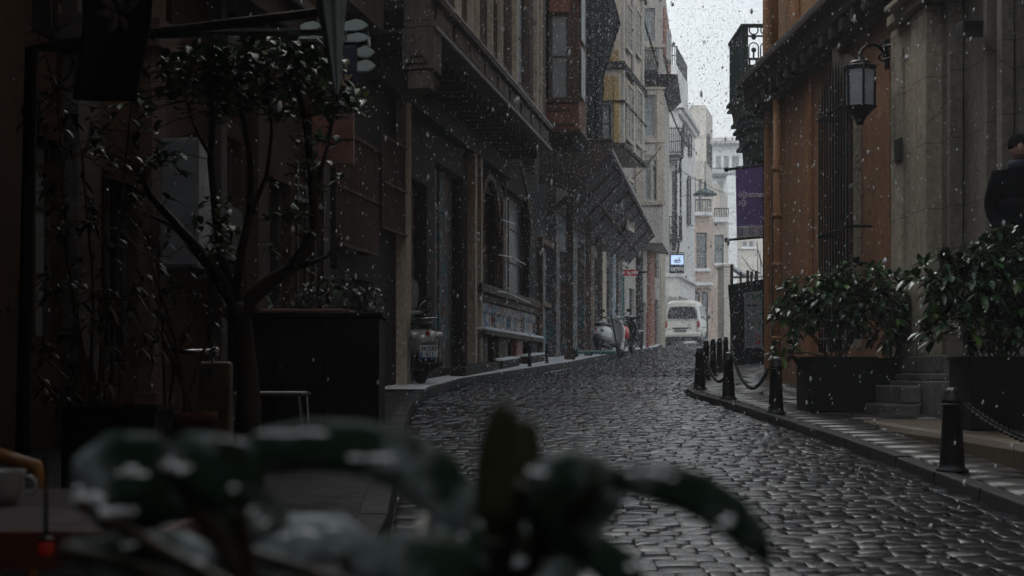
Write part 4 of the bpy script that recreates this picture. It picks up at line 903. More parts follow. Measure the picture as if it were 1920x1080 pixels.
mb.box(xa + .12, xb - .06, Yb + .01, Yb + .04, z2 - .02, z2 + .02); mb.box(xa + .12, xb - .06, Yb + .01, Yb + .04, z2 + .42, z2 + .45)
Mx = Matrix.Rotation(R(90), 3, 'X'); w_ = (xb - .06 - xa - .12)
for i in range(3):
    cx = xa + .12 + w_ * (i + .5) / 3; mb.torus((cx, Yb + .025, z2 + .55), .085, .014, Mx, 12, 5); mb.torus((cx, Yb + .025, z2 + .22), .09, .012, Mx, 12, 5, 0, math.pi, 1)
    mb.tube([(cx, Yb + .025, z2 + .02), (cx, Yb + .025, z2 + .16)], .018, 5); mb.ell((cx, Yb + .025, z2 + .17), (.05, .015, .05), 8, 5); mb.ell((cx, Yb + .025, z2 + .42), (.05, .015, .06), 8, 5)
    mb.tube([(cx - .09, Yb + .025, z2), (cx - .09, Yb + .025, z2 + .22)], .013, 5); mb.tube([(cx + .09, Yb + .025, z2), (cx + .09, Yb + .025, z2 + .22)], .013, 5)
for i in range(5): cx = xa + .15 + w_ * i / 5; mb.torus((cx + .04, Yb + .025, z2 - .3), .08, .02, Mx, 10, 5); mb.tube([(cx, Yb + .025, z3), (cx, Yb + .025, z2)], .02, 5)
mb.box(xa + .12, xb, Yb + .06, Yb + .07, z3, z2 - .1)
mb.build("balcony", M['green_iron'], K_, True)
mb = MB(); pr = [(1390, 176), (1394, 192), (1398, 215), (1402, 216), (1402, 232), (1407, 234), (1409, 262), (1414, 264), (1417, 300), (1420, 304), (1424, 318)]
for (x0, y0), (x1, y1) in zip(pr, pr[1:]):
    a = P(x0, y0, Yb + .1); b = P(x1, y1, Yb + .1)
    mb.hexa([(b.x, Yb + .1, b.z), (5.25, Yb + .1, b.z), (5.25, Yb + 1.5, b.z), (b.x, Yb + 1.5, b.z), (a.x, Yb + .1, a.z - .002), (5.25, Yb + .1, a.z - .002), (5.25, Yb + 1.5, a.z - .002), (a.x, Yb + 1.5, a.z - .002)])
for x0, y0 in ((1388, 174), (1397, 214), (1401, 228), (1406, 236), (1408, 261), (1415, 299)): p = P(x0, y0, Yb + .1); mb.box(p.x - .05, 5.2, Yb + .02, Yb + 1.55, p.z - .04, p.z + .02); mb.ell((p.x - .03, Yb + .3, p.z - .02), (.06, .06, .05), 6, 5)
mb.build("balcony_brackets", M['green_iron'], K_, True)
# ================================================================== purple banner
Yn = 26.; BN = thing("hanging_banner", "purple street banner with white lower case lettering and a grey band on two black rods", "banner", P(1433, 440, Yn))
def Q(px, py, dy=0): v = P(px, py, Yn); v.y += dy; return v
MB().quad(Q(1379, 312), Q(1437, 308), Q(1437, 423), Q(1381, 424)).build("cloth", M['purple_cloth'], BN, True, solid=.01)
MB().quad(Q(1381, 424.2), Q(1437, 423.2), Q(1437, 443), Q(1381, 447)).build("lower_band", M['grey_cloth'], BN, True, solid=.01)
mb = MB(); mb.tube([Q(1363, 318), Q(1436, 309)], .025, 6); mb.ell(Q(1362, 318), (.045, .045, .045), 8, 6); mb.tube([Q(1363, 450), Q(1436, 444)], .025, 6); mb.ell(Q(1362, 450), (.045, .045, .045), 8, 6)
mb.tube([Q(1436, 300), Q(1436, 575)], .06, 6); mb.build("rods", M['iron'], BN, True)
def text(name, body, loc, size, mat, parent, ext=.004, align='LEFT', rot=(R(90), 0, 0), sx=1, bold=0):
    cu = bpy.data.curves.new(name, 'FONT'); cu.body = body; cu.size = size; cu.extrude = ext; cu.align_x = align; cu.offset = bold; cu.space_line = .85
    o = bpy.data.objects.new(name, cu); COL.objects.link(o)
    dg = bpy.context.evaluated_depsgraph_get(); me = bpy.data.meshes.new_from_object(o.evaluated_get(dg)); bpy.data.objects.remove(o); bpy.data.curves.remove(cu)
    me.transform(Matrix.Diagonal((sx, 1, 1, 1))); me.materials.clear(); me.materials.append(mat)
    o = bpy.data.objects.new(name, me); COL.objects.link(o); o.parent = parent; o.rotation_euler = rot
    pl = Vector(parent.location); Rm = parent.rotation_euler.to_matrix()
    o.location = Rm.inverted() @ (Vector(loc) - pl); return o
text("lettering", "öğretmen\nağı", Q(1384, 370, -.03), .165, M['banner_text'], BN, .003, sx=.74, bold=.002)
mb = MB()
for cx in (1388, 1408, 1427):
    c = Q(cx, 432, -.02)
    for i in range(3):
        for j in range(3):
            if (i + j + cx) % 2 == 0 or cx == 1388 and i != 1: mb.box(c.x - .05 + i * .035, c.x - .05 + i * .035 + .028, c.y - .004, c.y, c.z - .05 + j * .035, c.z - .05 + j * .035 + .028)
    mb.box(c.x - .05, c.x + .05, c.y - .004, c.y, c.z - .085, c.z - .07)
mb.build("band_icons", M['purple_cloth'], BN, True)
# ================================================================== poster board
Yp = 31.; KB = thing("poster_board", "black timber board carrying a pale poster with green drawing beside the orange corner", "notice board", (4.75, Yp, gz(Yp)))
def T(px, py, dy=0): v = P(px, py, Yp); v.y += dy; return v
MB().hexa([T(1377, 688), T(1397, 688), T(1397, 688, .1), T(1377, 688, .1), T(1366, 534), T(1395, 529), T(1395, 529, .1), T(1366, 534, .1)]).build("side_panel", M['black_panel'], KB, True, bevel=.01)
MB().hexa([T(1397.2, 683), T(1445, 683), T(1445, 683, .1), T(1397.2, 683, .1), T(1395.2, 529), T(1445, 521), T(1445, 521, .1), T(1395.2, 529, .1)]).build("panel", M['black_panel'], KB, True, bevel=.01)
mb = MB().box(T(1378, 0).x, T(1386, 0).x, Yp + .02, Yp + .09, gz(Yp) + .06, T(0, 688).z - .001).box(T(1385, 0).x, T(1440, 0).x, Yp - .15, Yp - .1, gz(Yp) + .065, gz(Yp) + .1); mb.build("foot", M['iron'], KB, True)
MB().quad(T(1395, 549, -.02), T(1429, 545, -.02), T(1429, 652, -.02), T(1396, 652, -.02)).build("poster", plain("printed_poster_paper", (.22, .225, .235), .5, 0, .12, 3, 0), KB, True, solid=.008)
mg = plain("green_print", (.02, .11, .04), .5); mb = MB()
rs = random.Random(5)
for i in range(46):
    x = rs.uniform(1400, 1427); yy = rs.choice((rs.uniform(551, 563), rs.uniform(576, 616))); r = rs.uniform(1, 3.4)
    q = T(x, yy, -.028); mb.add([q + Vector((r / 86 * math.cos(a) * rs.uniform(.5, 1), -.0005 * i * .1, r / 86 * 1.4 * math.sin(a) * rs.uniform(.5, 1))) for a in (0, .9, 1.9, 2.8, 3.8, 5.1)], [(0, 1, 2, 3, 4, 5)])
mb.build("poster_drawing", mg, KB, True, solid=.002)
mb = MB()
for i in range(9): z = 620 + i * 3.2; a = T(1399, z, -.029); b = T(1411 + (i % 3), z + 1.1, -.026); mb.box(a.x, b.x, a.y, b.y, b.z, a.z)
a, b = T(1400, 571, -.029), T(1419, 574.5, -.026); mb.box(a.x, b.x, a.y, b.y, b.z, a.z); mb.build("poster_print", M['black_text'], KB, True)
mb = MB()
for i, (x0, w) in enumerate(((1415, 5), (1418, 8), (1415, 3), (1421, 5), (1416, 9))): a = T(x0, 624 + i * 4.5, -.029); b = T(x0 + w, 627.5 + i * 4.5, -.026); mb.box(a.x, b.x, a.y, b.y, b.z, a.z)
mb.build("poster_red_print", M['red_paint'], KB, True)
# posts / fence behind board
FE = thing("garden_fence", "broken rusty posts and snowy rail standing behind the black poster board", "fence", (5.2, 33, gz(33)))
for px, yt, w in ((1372, 496, 5), (1389, 510, 3), (1402, 507, 5), (1409, 509, 4), (1418, 508, 5)):
    a = P(px, yt, 33.); mb = MB().box(a.x - w / 160, a.x + w / 160, 33 - .04, 33.04, gz(33) - .05, a.z); mb.build("post", M['rusty'], FE, True, bevel=.006)
MB().tube([P(1374, 503, 33.1), P(1398, 519, 33.1)], .06, 6).tube([P(1372, 520, 33.1), P(1445, 517, 33.1)], .03, 6).build("snowy_rail", M['snow'], FE, True)
BT = thing("bare_shrub", "thin leafless twigs rising behind the poster board under the banner", "shrub", P(1425, 690, 36.))
mb = MB()
for x0, y0, x1, y1, x2, y2 in ((1425, 690, 1422, 560, 1420, 452), (1428, 690, 1429, 560, 1425, 470), (1425, 512, 1408, 505, 1391, 480), (1430, 500, 1424, 480, 1418, 455), (1424, 600, 1430, 540, 1432, 500), (1423, 540, 1414, 520, 1410, 505)):
    mb.tube([P(x0, y0, 36.), P(x1, y1, 36.), P(x2, y2, 36.)], .018, 5, .006)
mb.build("twigs", M['bark'], BT, True)
# ================================================================== lantern
Yl = 16.6; LN = thing("wall_lantern", "large black eight sided lantern with frosted panes on a curved bracket of the stone portal", "lantern", P(1612, 205, Yl))
c = P(1612, 0, Yl); lz = lambda py: EYE + (HZ - py) / F * Yl; k = Yl / F
ang = lambda i: 2 * math.pi * (i + .5) / 6
mb = MB(); rt, rb = 30 * k, 28 * k
def ring(r, z): return [Vector((c.x + r * math.cos(ang(i)), Yl + r * math.sin(ang(i)), z)) for i in range(6)]
glass = MB().loft([ring(rb * .94, lz(202)), ring(rt * .90, lz(131))]); glass.build("glass", M['lamp_glass'], LN, True)
for i in range(6):
    a = ring(rb, lz(204))[i]; b = ring(rt * .97, lz(128))[i]; mb.tube([a, b], .016, 6)
mb.loft([ring(rb * 1.02, lz(206)), ring(rb * 1.15, lz(203)), ring(rb * 1.17, lz(200.5)), ring(rb * .95, lz(200))]); mb.loft([ring(rt * .9, lz(132)), ring(rt * 1.05, lz(130)), ring(rt * 1.08, lz(125)), ring(rt * .7, lz(121)), ring(rt * .5, lz(119))])
mb.loft([ring(rb * 1.0, lz(206.2)), ring(rb * .75, lz(212)), ring(rb * .5, lz(219)), ring(rb * .3, lz(227)), ring(rb * .18, lz(231))])
mb.lathe([(rt * .6, lz(121)), (rt * .65, lz(118)), (rt * .5, lz(114)), (.05, lz(112)), (.05, lz(108))], (c.x, Yl, 0), 14)
mb.lathe([(.04, lz(234)), (.055, lz(230)), (.03, lz(226))], (c.x, Yl, 0), 8)
mb.build("lantern_frame", M['iron'], LN, True)
mb = MB(); pts = [(1612, 110), (1613, 102), (1617, 93), (1625, 86), (1636, 83), (1647, 86), (1656, 94), (1660, 103), (1661, 112)]
mb.tube([P(x, y_, Yl + (x - 1612) * .004) for x, y_ in pts], [.028, .024, .022, .022, .022, .022, .024, .026, .026], 8)
e_ = P(1661, 112, Yl + .2); mb.torus(P(1655, 107, Yl + .18), .045, .014, Mx, 10, 5); mb.torus(P(1659, 85, Yl + .18), .05, .014, Mx, 10, 5)
q0 = RF.pt(RF.s(1666, .25), .23, 0)
for yy in (88, 112): mb.tube([P(1658, yy, Yl + .2), Vector((q0.x + .06, q0.y, P(1658, yy, Yl).z))], .02, 6)
mb.tube([P(1663, 72, Yl + .25), P(1663, 130, Yl + .25)], .03, 6); mb.build("bracket", M['iron'], LN, True)
# ================================================================== bollards and chains
def bollard(x, y, h=.60, label="", grp="tapered black bollards along the right kerb", r=.074, z0=None):
    z0 = gz(y) + .05 if z0 is None else z0
    t = thing("bollard", label, "bollard", (x, y, z0), 0, grp); mb = MB()
    mb.lathe([(r * 1.45, 0), (r * 1.45, .02), (r * 1.15, .03), (r * 1.1, .06), (r * .78, h * .80), (r * .92, h * .82), (r * .92, h * .86), (r * .74, h * .88), (r * .70, h * .95), (r * .45, h * .99), (.01, h)], (0, 0, 0), 14)
    mb.build("post", M['iron'], t, False, smooth=True).data
    MB().torus((0, 0, h * .80), r * .95, .008, n=14, k=5).build("chain_ring", M['iron'], t)
    if y > 12: MB().ell((0, 0, h - .006), (r * .45, r * .45, .014), 8, 5).build("snow_cap", M['snow'], t)
    return t
RB = [(1785, 900, "bollard nearest the camera, dark, in front of the right hand planter", .56), (1455, 785, "bollard standing alone at the orange corner beside the leafy planter", .60), (1366, 757, "bollard on the kerb with chains hanging from both its sides", .59), (1312, 737, "bollard at the very tip of the kerb where the street bends", .60)]
bp = []
for px, py, lb, h in RB:
    Y = GY(py) - .0; z0 = gz(Y) + .05; x = (px - 960) / F * Y; bollard(x, Y, h, lb); bp.append(Vector((x, Y, z0 + h * .80)))
for i, (px, Y) in enumerate(((1324, 23.4), (1337, 25.0), (1349, 26.6), (1361, 28.0))):
    x = (px - 960) / F * Y; bollard(x, Y, .66, ["first of the four crowded bollards behind the kerb tip, beside the chained one", "second from the left of the four crowded bollards behind the kerb tip", "third from the left of the four crowded bollards behind the kerb tip", "rightmost of the four crowded bollards, nearest the poster board"][i], r=.058); bp.append(Vector((x, Y, gz(Y) + .05 + .51)))
def chain(a, b, sag, label):
    n = max(8, int((b - a).length / .045)); mb = MB()
    P_ = [a.lerp(b, i / n) - Vector((0, 0, sag * 4 * (i / n) * (1 - i / n))) for i in range(n + 1)]
    for i in range(n):
        d = (P_[i + 1] - P_[i]); c = (P_[i] + P_[i + 1]) / 2; q = d.to_track_quat('X', 'Z').to_matrix() @ Matrix.Rotation(R(90 * (i % 2)), 3, 'X')
        mb.torus(c, .019, .0075, q, 10, 5, sx=1.75)
    tag(mb.build("chain", M['iron'], None), label, "chain", "chains hung between the bollards")
side = Vector((.09, 0, 0))
chain(bp[2] + Vector((.08, 0, 0)), bp[1] - Vector((.08, 0, 0)), .26, "longest chain sagging to the bollard at the orange corner")
chain(bp[3] + Vector((.08, 0, 0)), bp[2] - Vector((-.04, 0, 0)) + Vector((.02, .1, 0)), .30, "chain sagging from the bollard at the kerb tip")
chain(bp[4] + side, bp[6] - side, .22, "short chain among the four crowded bollards")
chain(bp[0] + Vector((.09, 0, 0)), Vector((2.95, 6.7, gz(6.7) + .45)), .12, "chain running out of view from the nearest dark bollard")
LBn = "thin black bollards on the snowy left pavement"
for i, (px, py, h, lb) in enumerate(((868, 717, .48, "thin bollard at left of the row, nearest the dark scooter"), (924, 707, .42, "second thin bollard on the snow, in front of the red pillar"), (993, 699, .46, "slim bollard beside the end of the snowy ledge"), (1025, 692, .46, "slim bollard in front of the blue graffiti door"))):
    Y = GY(py) + .3; bollard((px - 960) / F * Y, Y, h, lb, LBn, .058 if i < 2 else .035, gz(Y) + .1)
# ================================================================== van
def van():
    Y = 57.; x0 = (1278 - 960) / F * Y + .03
    t = thing("parked_van", "old cream white minivan seen from behind, parked on the left of the street", "van", (x0, Y, gz(Y) - .045), -math.atan(.22))
    t.rotation_euler.x = math.atan(SL); Lg = 3.3
    # cross sections along length: (y, half width at floor, belt, roof, zfloor, zbelt, zroof)
    def sec(y, w, wb, wr, zf, zb, zr):
        r = []
        pts = [(0, zf), (w * .9, zf), (w, zf + .08), (w, zb - .1), (wb, zb), ((wb + wr) / 2 + .01, (zb + zr) / 2), (wr, zr - .12), (wr - .06, zr - .04), (wr * .6, zr), (0, zr + .01)]
        full = [Vector((x, y, z)) for x, z in pts] + [Vector((-x, y, z)) for x, z in reversed(pts[1:-1])]
        return full
    S = [sec(.02, .66, .66, .56, .42, 1.0, 1.72), sec(.0, .72, .72, .60, .34, 1.02, 1.76), sec(.10, .735, .73, .61, .28, 1.05, 1.84), sec(.35, .74, .735, .62, .26, 1.05, 1.86), sec(2.2, .74, .735, .62, .26, 1.05, 1.85), sec(2.65, .74, .73, .58, .26, 1.04, 1.76), sec(3.0, .72, .71, .50, .28, 1.0, 1.3), sec(3.3, .66, .64, .45, .34, .86, .95)]
    body = MB().loft(S).build("body", M['white_paint'], t, smooth=True, bevel=.0); body.data.polygons.foreach_set("use_smooth", [True] * len(body.data.polygons))
    m = body.modifiers.new("s", 'SUBSURF'); m.levels = 1; m.render_levels = 1
    # rear window (inclined), gasket
    def rearpatch(x0, x1, z0, z1, off, ins=.05):
        f = lambda z: .0 + max(0, (z - 1.05)) * .05 - off
        v = [(-x0 + ins * .2, z0 + ins), (-x0 + ins, z0), (x0 - ins, z0), (x0 - ins * .2, z0 + ins), (x1, z1 - ins), (x1 - ins, z1), (-x1 + ins, z1), (-x1, z1 - ins)]
        return [Vector((a, f(b), b)) for a, b in v]
    a = rearpatch(.58, .50, 1.14, 1.66, .012); b = [v + Vector((0, .06, 0)) for v in a]; w = MB().loft([a, b]).build("rear_window", M['glass_dark'], t)
    a = rearpatch(.61, .53, 1.11, 1.69, .006); b = [v + Vector((0, .05, 0)) for v in a]; MB().loft([a, b]).build("gasket", M['rubber'], w)
    MB().tube([(.02, -.03, 1.12), (.10, -.045, 1.10), (.2, -.04, 1.06)], .009, 5).build("wiper", M['rubber'], t)
    for s in (-1, 1):
        MB().box(s * .60 if s > 0 else -.70, .70 if s > 0 else -.60, -.02, .06, .76, 1.02).build("tail_lamp", M['red_lens'], t, bevel=.015)
        # side glass
        for ya, yb_ in ((.35, 1.15), (1.25, 2.0), (2.08, 2.62)):
            q = [(s * .728, ya, 1.12), (s * .728, yb_, 1.12), (s * .655, yb_ - .05, 1.62), (s * .655, ya + .05, 1.62)]
            MB().hexa([*q, *[(v[0] + s * .016, v[1], v[2]) for v in q]]).build("side_window", M['glass_dark'], t)
        MB().box(s * .745 - .004, s * .745 + .004, .25, 2.9, .74, .76).build("trim_strip", M['rubber'], t)
        for yw in (.55, 2.6):
            MxY = Matrix.Rotation(R(90), 3, 'Y'); wh = MB().lathe([(.1, -.08), (.26, -.085), (.285, -.05), (.285, .05), (.26, .085), (.1, .08)], (s * .66, yw, .285), 20, MxY).build("wheel", M['rubber'], t, smooth=True)
            MB().lathe([(.05, -.09), (.17, -.088), (.17, .088), (.05, .09)], (s * .662, yw, .285), 14, MxY).build("rim", M['cabinet_grey'], wh)
    mr_ = MB().box(.80, .92, 2.42, 2.47, 1.08, 1.24).tube([(.73, 2.5, 1.1), (.82, 2.45, 1.13)], .015, 5).build("wing_mirror", M['plastic_dark'], t, bevel=.01)
    MB().box(-.74, .74, -.09, .06, .46, .54).box(-.72, .72, -.06, .05, .40, .459).build("bumper", M['white_paint'], t, bevel=.02)
    MB().box(-.40, .24, -.018, .02, .70, .76).build("handle_strip", M['plastic_dark'], t, bevel=.005)
    pl = MB().box(-.33, .17, -.03, .0, .575, .685).build("number_plate", M['frame_pale'], t, bevel=.004)
    MB().box(-.30, .14, -.034, -.031, .60, .66).build("plate_print", M['plastic_dark'], pl)
    MB().box(-.68, .68, .0, .3, .22, .42).build("underbody", M['rubber'], t); MB().tube([(-.35, -.04, .24), (-.35, .5, .27)], .03, 8).build("exhaust", M['rusty'], t)
    MB().tube([(-.66, -.012, 1.06), (.66, -.012, 1.06)], .006, 4).tube([(-.66, -.012, .60), (-.68, -.012, 1.02), (-.60, .03, 1.7)], .006, 4).tube([(.58, -.014, .60), (.585, -.012, 1.02), (.56, .03, 1.7)], .006, 4).build("tailgate_seam", M['rubber'], t)
    MB().box(.60, .66, -.024, .0, .60, .645).build("reflector", M['red_lens'], t)
van()
# low frozen puddle/snow lump left under van is part of the slush
# ================================================================== scooters
def scooter(label, x, y, rz, cowl, shield_m, windshield=False, topbox=None, plate=None, z0=None):
    """local +y is forwards, origin on the ground under the rear wheel"""
    t = thing("scooter", label, "scooter", (x, y, gz(y) + .10 if z0 is None else z0), rz)
    MY = Matrix.Rotation(R(90), 3, 'Y')
    for yy in (.0, 1.28):
        wh = MB().lathe([(.10, -.05), (.21, -.055), (.245, -.03), (.255, 0), (.245, .03), (.21, .055), (.10, .05)], (0, yy, .255), 22, MY).build("wheel", M['rubber'], t, smooth=True)
        MB().lathe([(.03, -.06), (.13, -.058), (.135, 0), (.13, .058), (.03, .06)], (0, yy, .255), 14, MY).build("rim", M['chrome'], wh)
    # rear cowl
    def ring(y_, w, z0_, z1_, n=14, p=.75):
        c = (z0_ + z1_) / 2; h = (z1_ - z0_) / 2
        return [Vector((w * math.copysign(abs(math.cos(a)) ** p, math.cos(a)), y_, c + h * math.copysign(abs(math.sin(a)) ** p, math.sin(a)))) for a in [2 * math.pi * i / n for i in range(n)]]
    MB().loft([ring(-.34, .07, .56, .64), ring(-.30, .13, .52, .70), ring(-.2, .19, .42, .76), ring(0, .235, .36, .79), ring(.2, .22, .36, .79), ring(.4, .17, .36, .76), ring(.55, .12, .30, .60)]).build("rear_cowl", cowl, t, smooth=True, sub=1)
    MB().loft([ring(-.26, .1, .77, .83), ring(-.1, .145, .775, .875), ring(.2, .15, .765, .865), ring(.42, .12, .76, .86), ring(.56, .08, .74, .81)]).build("seat", M['seat_black'], t, smooth=True, sub=1)
    MB().loft([ring(.45, .17, .22, .30), ring(.9, .18, .22, .29), ring(1.0, .17, .24, .33)]).build("floorboard", M['plastic_dark'], t, smooth=True)
    # leg shield
    def sh(z, w, y_, b): return [Vector((w * u, y_ - b * u * u, z)) for u in (-1, -.6, 0, .6, 1)] + [Vector((w * u, y_ + .05 - b * u * u * .6, z)) for u in (1, .6, 0, -.6, -1)]
    MB().loft([sh(.26, .14, .98, .03), sh(.45, .23, 1.03, .07), sh(.7, .24, 1.05, .08), sh(.88, .18, 1.02, .06), sh(.97, .07, 1.0, .02)]).build("leg_shield", shield_m, t, smooth=True)
    MB().loft([ring(1.02, .06, .38, .5), ring(1.2, .10, .40, .55), ring(1.42, .08, .36, .50), ring(1.5, .03, .34, .40)]).build("front_mudguard", shield_m, t, smooth=True)
    MB().tube([(0, 1.02, .95), (0, 1.28, .27)], .03, 8).build("fork", M['chrome'], t)
    hb = MB().tube([(-.36, .93, 1.04), (-.2, .97, 1.02), (0, 1.0, 1.0), (.2, .97, 1.02), (.36, .93, 1.04)], [.018, .03, .06, .03, .018], 8).build("handlebar", shield_m, t, smooth=True)
    for s in (-1, 1):
        MB().tube([(s * .26, .955, 1.03), (s * .38, .925, 1.045)], .024, 8).build("grip", M['rubber'], hb)
        mi = MB().tube([(s * .22, .97, 1.04), (s * .30, .98, 1.16), (s * .36, .97, 1.2)], .008, 5).build("mirror", M['chrome'], t); MB().ell((s * .38, .965, 1.22), (.062, .014, .042), 10, 6).build("mirror_head", M['plastic_dark'], mi)
        MB().ell((s * .155, -.25, .66), (.075, .07, .055), 10, 6).build("indicator", M['clear_lens'], t, smooth=True)
    hl = MB().ell((0, 1.07, 1.02), (.1, .08, .08), 12, 8).build("headlight", M['clear_lens'], t, smooth=True)
    MB().ell((0, -.33, .69), (.03, .035, .035), 12, 7).build("tail_light", M['red_lens'], t, smooth=True)
    MB().tube([(-.12, .0, .86), (-.14, -.2, .88), (-.12, -.34, .885), (0, -.38, .885), (.12, -.34, .885), (.14, -.2, .88), (.12, .0, .86)], .012, 6).tube([(-.13, -.22, .885), (.13, -.22, .885)], .009, 5).tube([(0, -.1, .87), (0, -.36, .885)], .009, 5).build("rear_rack", M['chrome'], t, smooth=True)
    MB().box(-.14, .14, -.10, .25, .18, .42).tube([(.16, .3, .2), (.17, -.2, .26), (.17, -.32, .28)], [.03, .045, .04], 8).build("engine", M['plastic_dark'], t, bevel=.03)
    MB().tube([(-.16, .35, .02), (-.1, .4, .25)], .012, 6).tube([(.16, .35, .02), (.1, .4, .25)], .012, 6).tube([(-.16, .35, .02), (.16, .35, .02)], .012, 6).build("centre_stand", M['iron'], t)
    mg_ = MB().box(-.09, .09, -.35, -.33, .30, .54).hexa([(-.1, -.36, .27), (.1, -.36, .27), (.08, -.1, .30), (-.08, -.1, .30), (-.1, -.34, .3), (.1, -.34, .3), (.08, -.1, .5), (-.08, -.1, .5)]).build("rear_mudguard", M['plastic_dark'], t, bevel=.01)
    if plate:
        p_ = MB().box(-.12, .12, -.385, -.375, .36, .525).build("number_plate", M['frame_pale'] if 0 else plain("plate_white", (.5, .52, .53), .5, 0, .05, 5, 0), t, bevel=.006)
        MB().box(-.118, .118, -.388, -.3845, .352, .368).box(-.118, -.085, -.3875, -.3845, .37, .43).build("plate_blue_band", plain("plate_blue", (.03, .13, .3), .5), p_)
        for k_, ln in enumerate(plate):
            cu = bpy.data.curves.new("plate_text", 'FONT'); cu.body = ln; cu.size = .088; cu.extrude = .001; cu.align_x = 'CENTER'; cu.offset = .0012
            o = bpy.data.objects.new("plate_text", cu); COL.objects.link(o); dg = bpy.context.evaluated_depsgraph_get(); me = bpy.data.meshes.new_from_object(o.evaluated_get(dg)); bpy.data.objects.remove(o)
            me.materials.clear(); me.materials.append(M['black_text']); o = bpy.data.objects.new("plate_text", me); COL.objects.link(o); o.parent = p_; o.rotation_euler = (R(90), 0, 0); o.location = (.0 if k_ == 0 else .01, -.388, .452 - k_ * .075); o.scale = (.82, 1, 1)
    if windshield:
        def ws(z, w, y_): return [Vector((w * u, y_ - .08 * u * u, z)) for u in (-1, -.5, 0, .5, 1)] + [Vector((w * u, y_ + .006 - .08 * u * u, z)) for u in (1, .5, 0, -.5, -1)]
        MB().loft([ws(1.0, .16, 1.08), ws(1.1, .23, 1.07), ws(1.3, .24, 1.0), ws(1.45, .20, .95), ws(1.52, .10, .93)]).build("windscreen", plain("frosty_acrylic", (.34, .36, .38), .25, 0, .2, 6, 0), t, smooth=True)
    if topbox:
        MB().loft([ring(-.52, .16, .90, 1.10), ring(-.48, .2, .87, 1.16), ring(-.3, .22, .86, 1.2), ring(-.12, .2, .87, 1.17), ring(-.08, .15, .9, 1.1)]).build("top_box", topbox, t, smooth=True)
        MB().ell((0, -.3, 1.195), (.16, .14, .02), 10, 5).build("top_box_snow", M['snow'], t)
    MB().ell((0, .1, .868), (.11, .26, .012), 10, 5).build("seat_snow", M['snow'], t) if not windshield else None
    return t
Y = 20.75; sc1 = scooter("dark grey scooter with tall windscreen and plate at the near end of the left pavement", (788 - 960) / F * Y, Y + .1, R(20), M['scooter_grey'], M['scooter_grey'], True, None, ["34 DRF", "611"]); sc1.scale = (1.14, 1.1, 1.08)
Y = 38.0; scooter("white scooter standing on the pavement between the canopy posts", (1127 - 960) / F * Y, Y, R(-28), M['scooter_white'], M['scooter_white'])
Y = 40.2; scooter("scooter with a rounded bright red body just behind the white scooter", (1163 - 960) / F * Y, Y, R(-20), M['red_paint'], M['plastic_dark'])
Y = 35.2; ts = thing("kick_scooter", "low teal kick scooter with a lit red tail lamp among the canopy posts", "kick scooter", ((1100 - 960) / F * Y, Y, gz(Y) + .1), 0)
MB().box(-.24, .72, -.08, .08, .10, .16).build("deck", M['teal_paint'], ts, bevel=.02); MB().box(-.22, .7, -.07, .07, .161, .175).build("deck_snow", M['snow'], ts)
MXr = Matrix.Rotation(R(90), 3, 'X')
for xx in (-.3, .82): MB().lathe([(.03, -.03), (.1, -.03), (.11, 0), (.1, .03), (.03, .03)], (xx, 0, .11), 14, MXr).build("wheel", M['rubber'], ts)
MB().tube([(.82, 0, .12), (.74, 0, .35), (.6, 0, 1.05)], .022, 6).tube([(.6, -.22, 1.05), (.6, .22, 1.05)], .016, 6).build("handlebar", M['iron'], ts)
MB().hexa([(-.42, -.04, .18), (-.2, -.04, .15), (-.2, .04, .15), (-.42, .04, .18), (-.42, -.04, .21), (-.2, -.04, .19), (-.2, .04, .19), (-.42, .04, .21)]).build("mudguard", M['iron'], ts)
MB().ell((-.44, -.03, .2), (.03, .03, .025), 8, 6).build("tail_lamp", M['lit_red'], ts)
# ================================================================== signs on the left far
Y = 55.5; CS = thing("lit_cafe_sign", "lit projecting sign with a bowl drawing on a bright pane above dark lettering", "sign", P(1254, 493, Y))
def V(px, py, dy=0): v = P(px, py, Y); v.y += dy; return v
MB().hexa([V(1256, 512), V(1283, 512), V(1283, 512, .2), V(1256, 512, .2), V(1256, 476), V(1283, 476), V(1283, 476, .2), V(1256, 476, .2)]).build("case", M['navy_cloth'], CS, True, bevel=.01)
MB().quad(V(1258, 496, -.01), V(1281.5, 496, -.01), V(1281.5, 478.5, -.01), V(1258, 478.5, -.01)).build("lit_face", M['lit_white'], CS, True)
mb = MB(); c = V(1270, 488, -.03)
for a in range(10): 
    t0, t1 = math.pi * (1 + a / 10), math.pi * (1 + (a + 1) / 10); mb.tube([c + Vector((.12 * math.cos(t0), 0, .09 * math.sin(t0))), c + Vector((.12 * math.cos(t1), 0, .09 * math.sin(t1)))], .014, 4)
mb.ell(c + Vector((-.04, 0, -.01)), (.05, .01, .035), 8, 5); mb.ell(c + Vector((.05, 0, -.0)), (.045, .01, .03), 8, 5); mb.tube([c + Vector((.05, 0, 0)), c + Vector((.12, 0, .13))], .01, 4)
mb.build("bowl_drawing", M['black_text'], CS, True)
text("lettering", "Kiraz Bahçesi\nCoffee & Tea", V(1270, 504, -.02), .092, M['white_text'], CS, .002, 'CENTER', bold=.003)
MB().tube([V(1250, 473, .1), V(1284, 473.5, .1)], .02, 5).tube([V(1262, 473, .1), V(1262, 476, .1)], .012, 5).tube([V(1278, 473, .1), V(1278, 476, .1)], .012, 5).build("bracket", M['iron'], CS, True)
Y = 42.0; RS = thing("red_shop_sign", "small red shop board with white letters seen between the canopy posts", "sign", P(1182, 512, Y))
MB().hexa([V(1169, 519.5), V(1194, 519.5), V(1194, 519.5, .08), V(1169, 519.5, .08), V(1169, 505.5), V(1194, 505.5), V(1194, 505.5, .08), V(1169, 505.5, .08)]).build("board", M['red_paint'], RS, True)
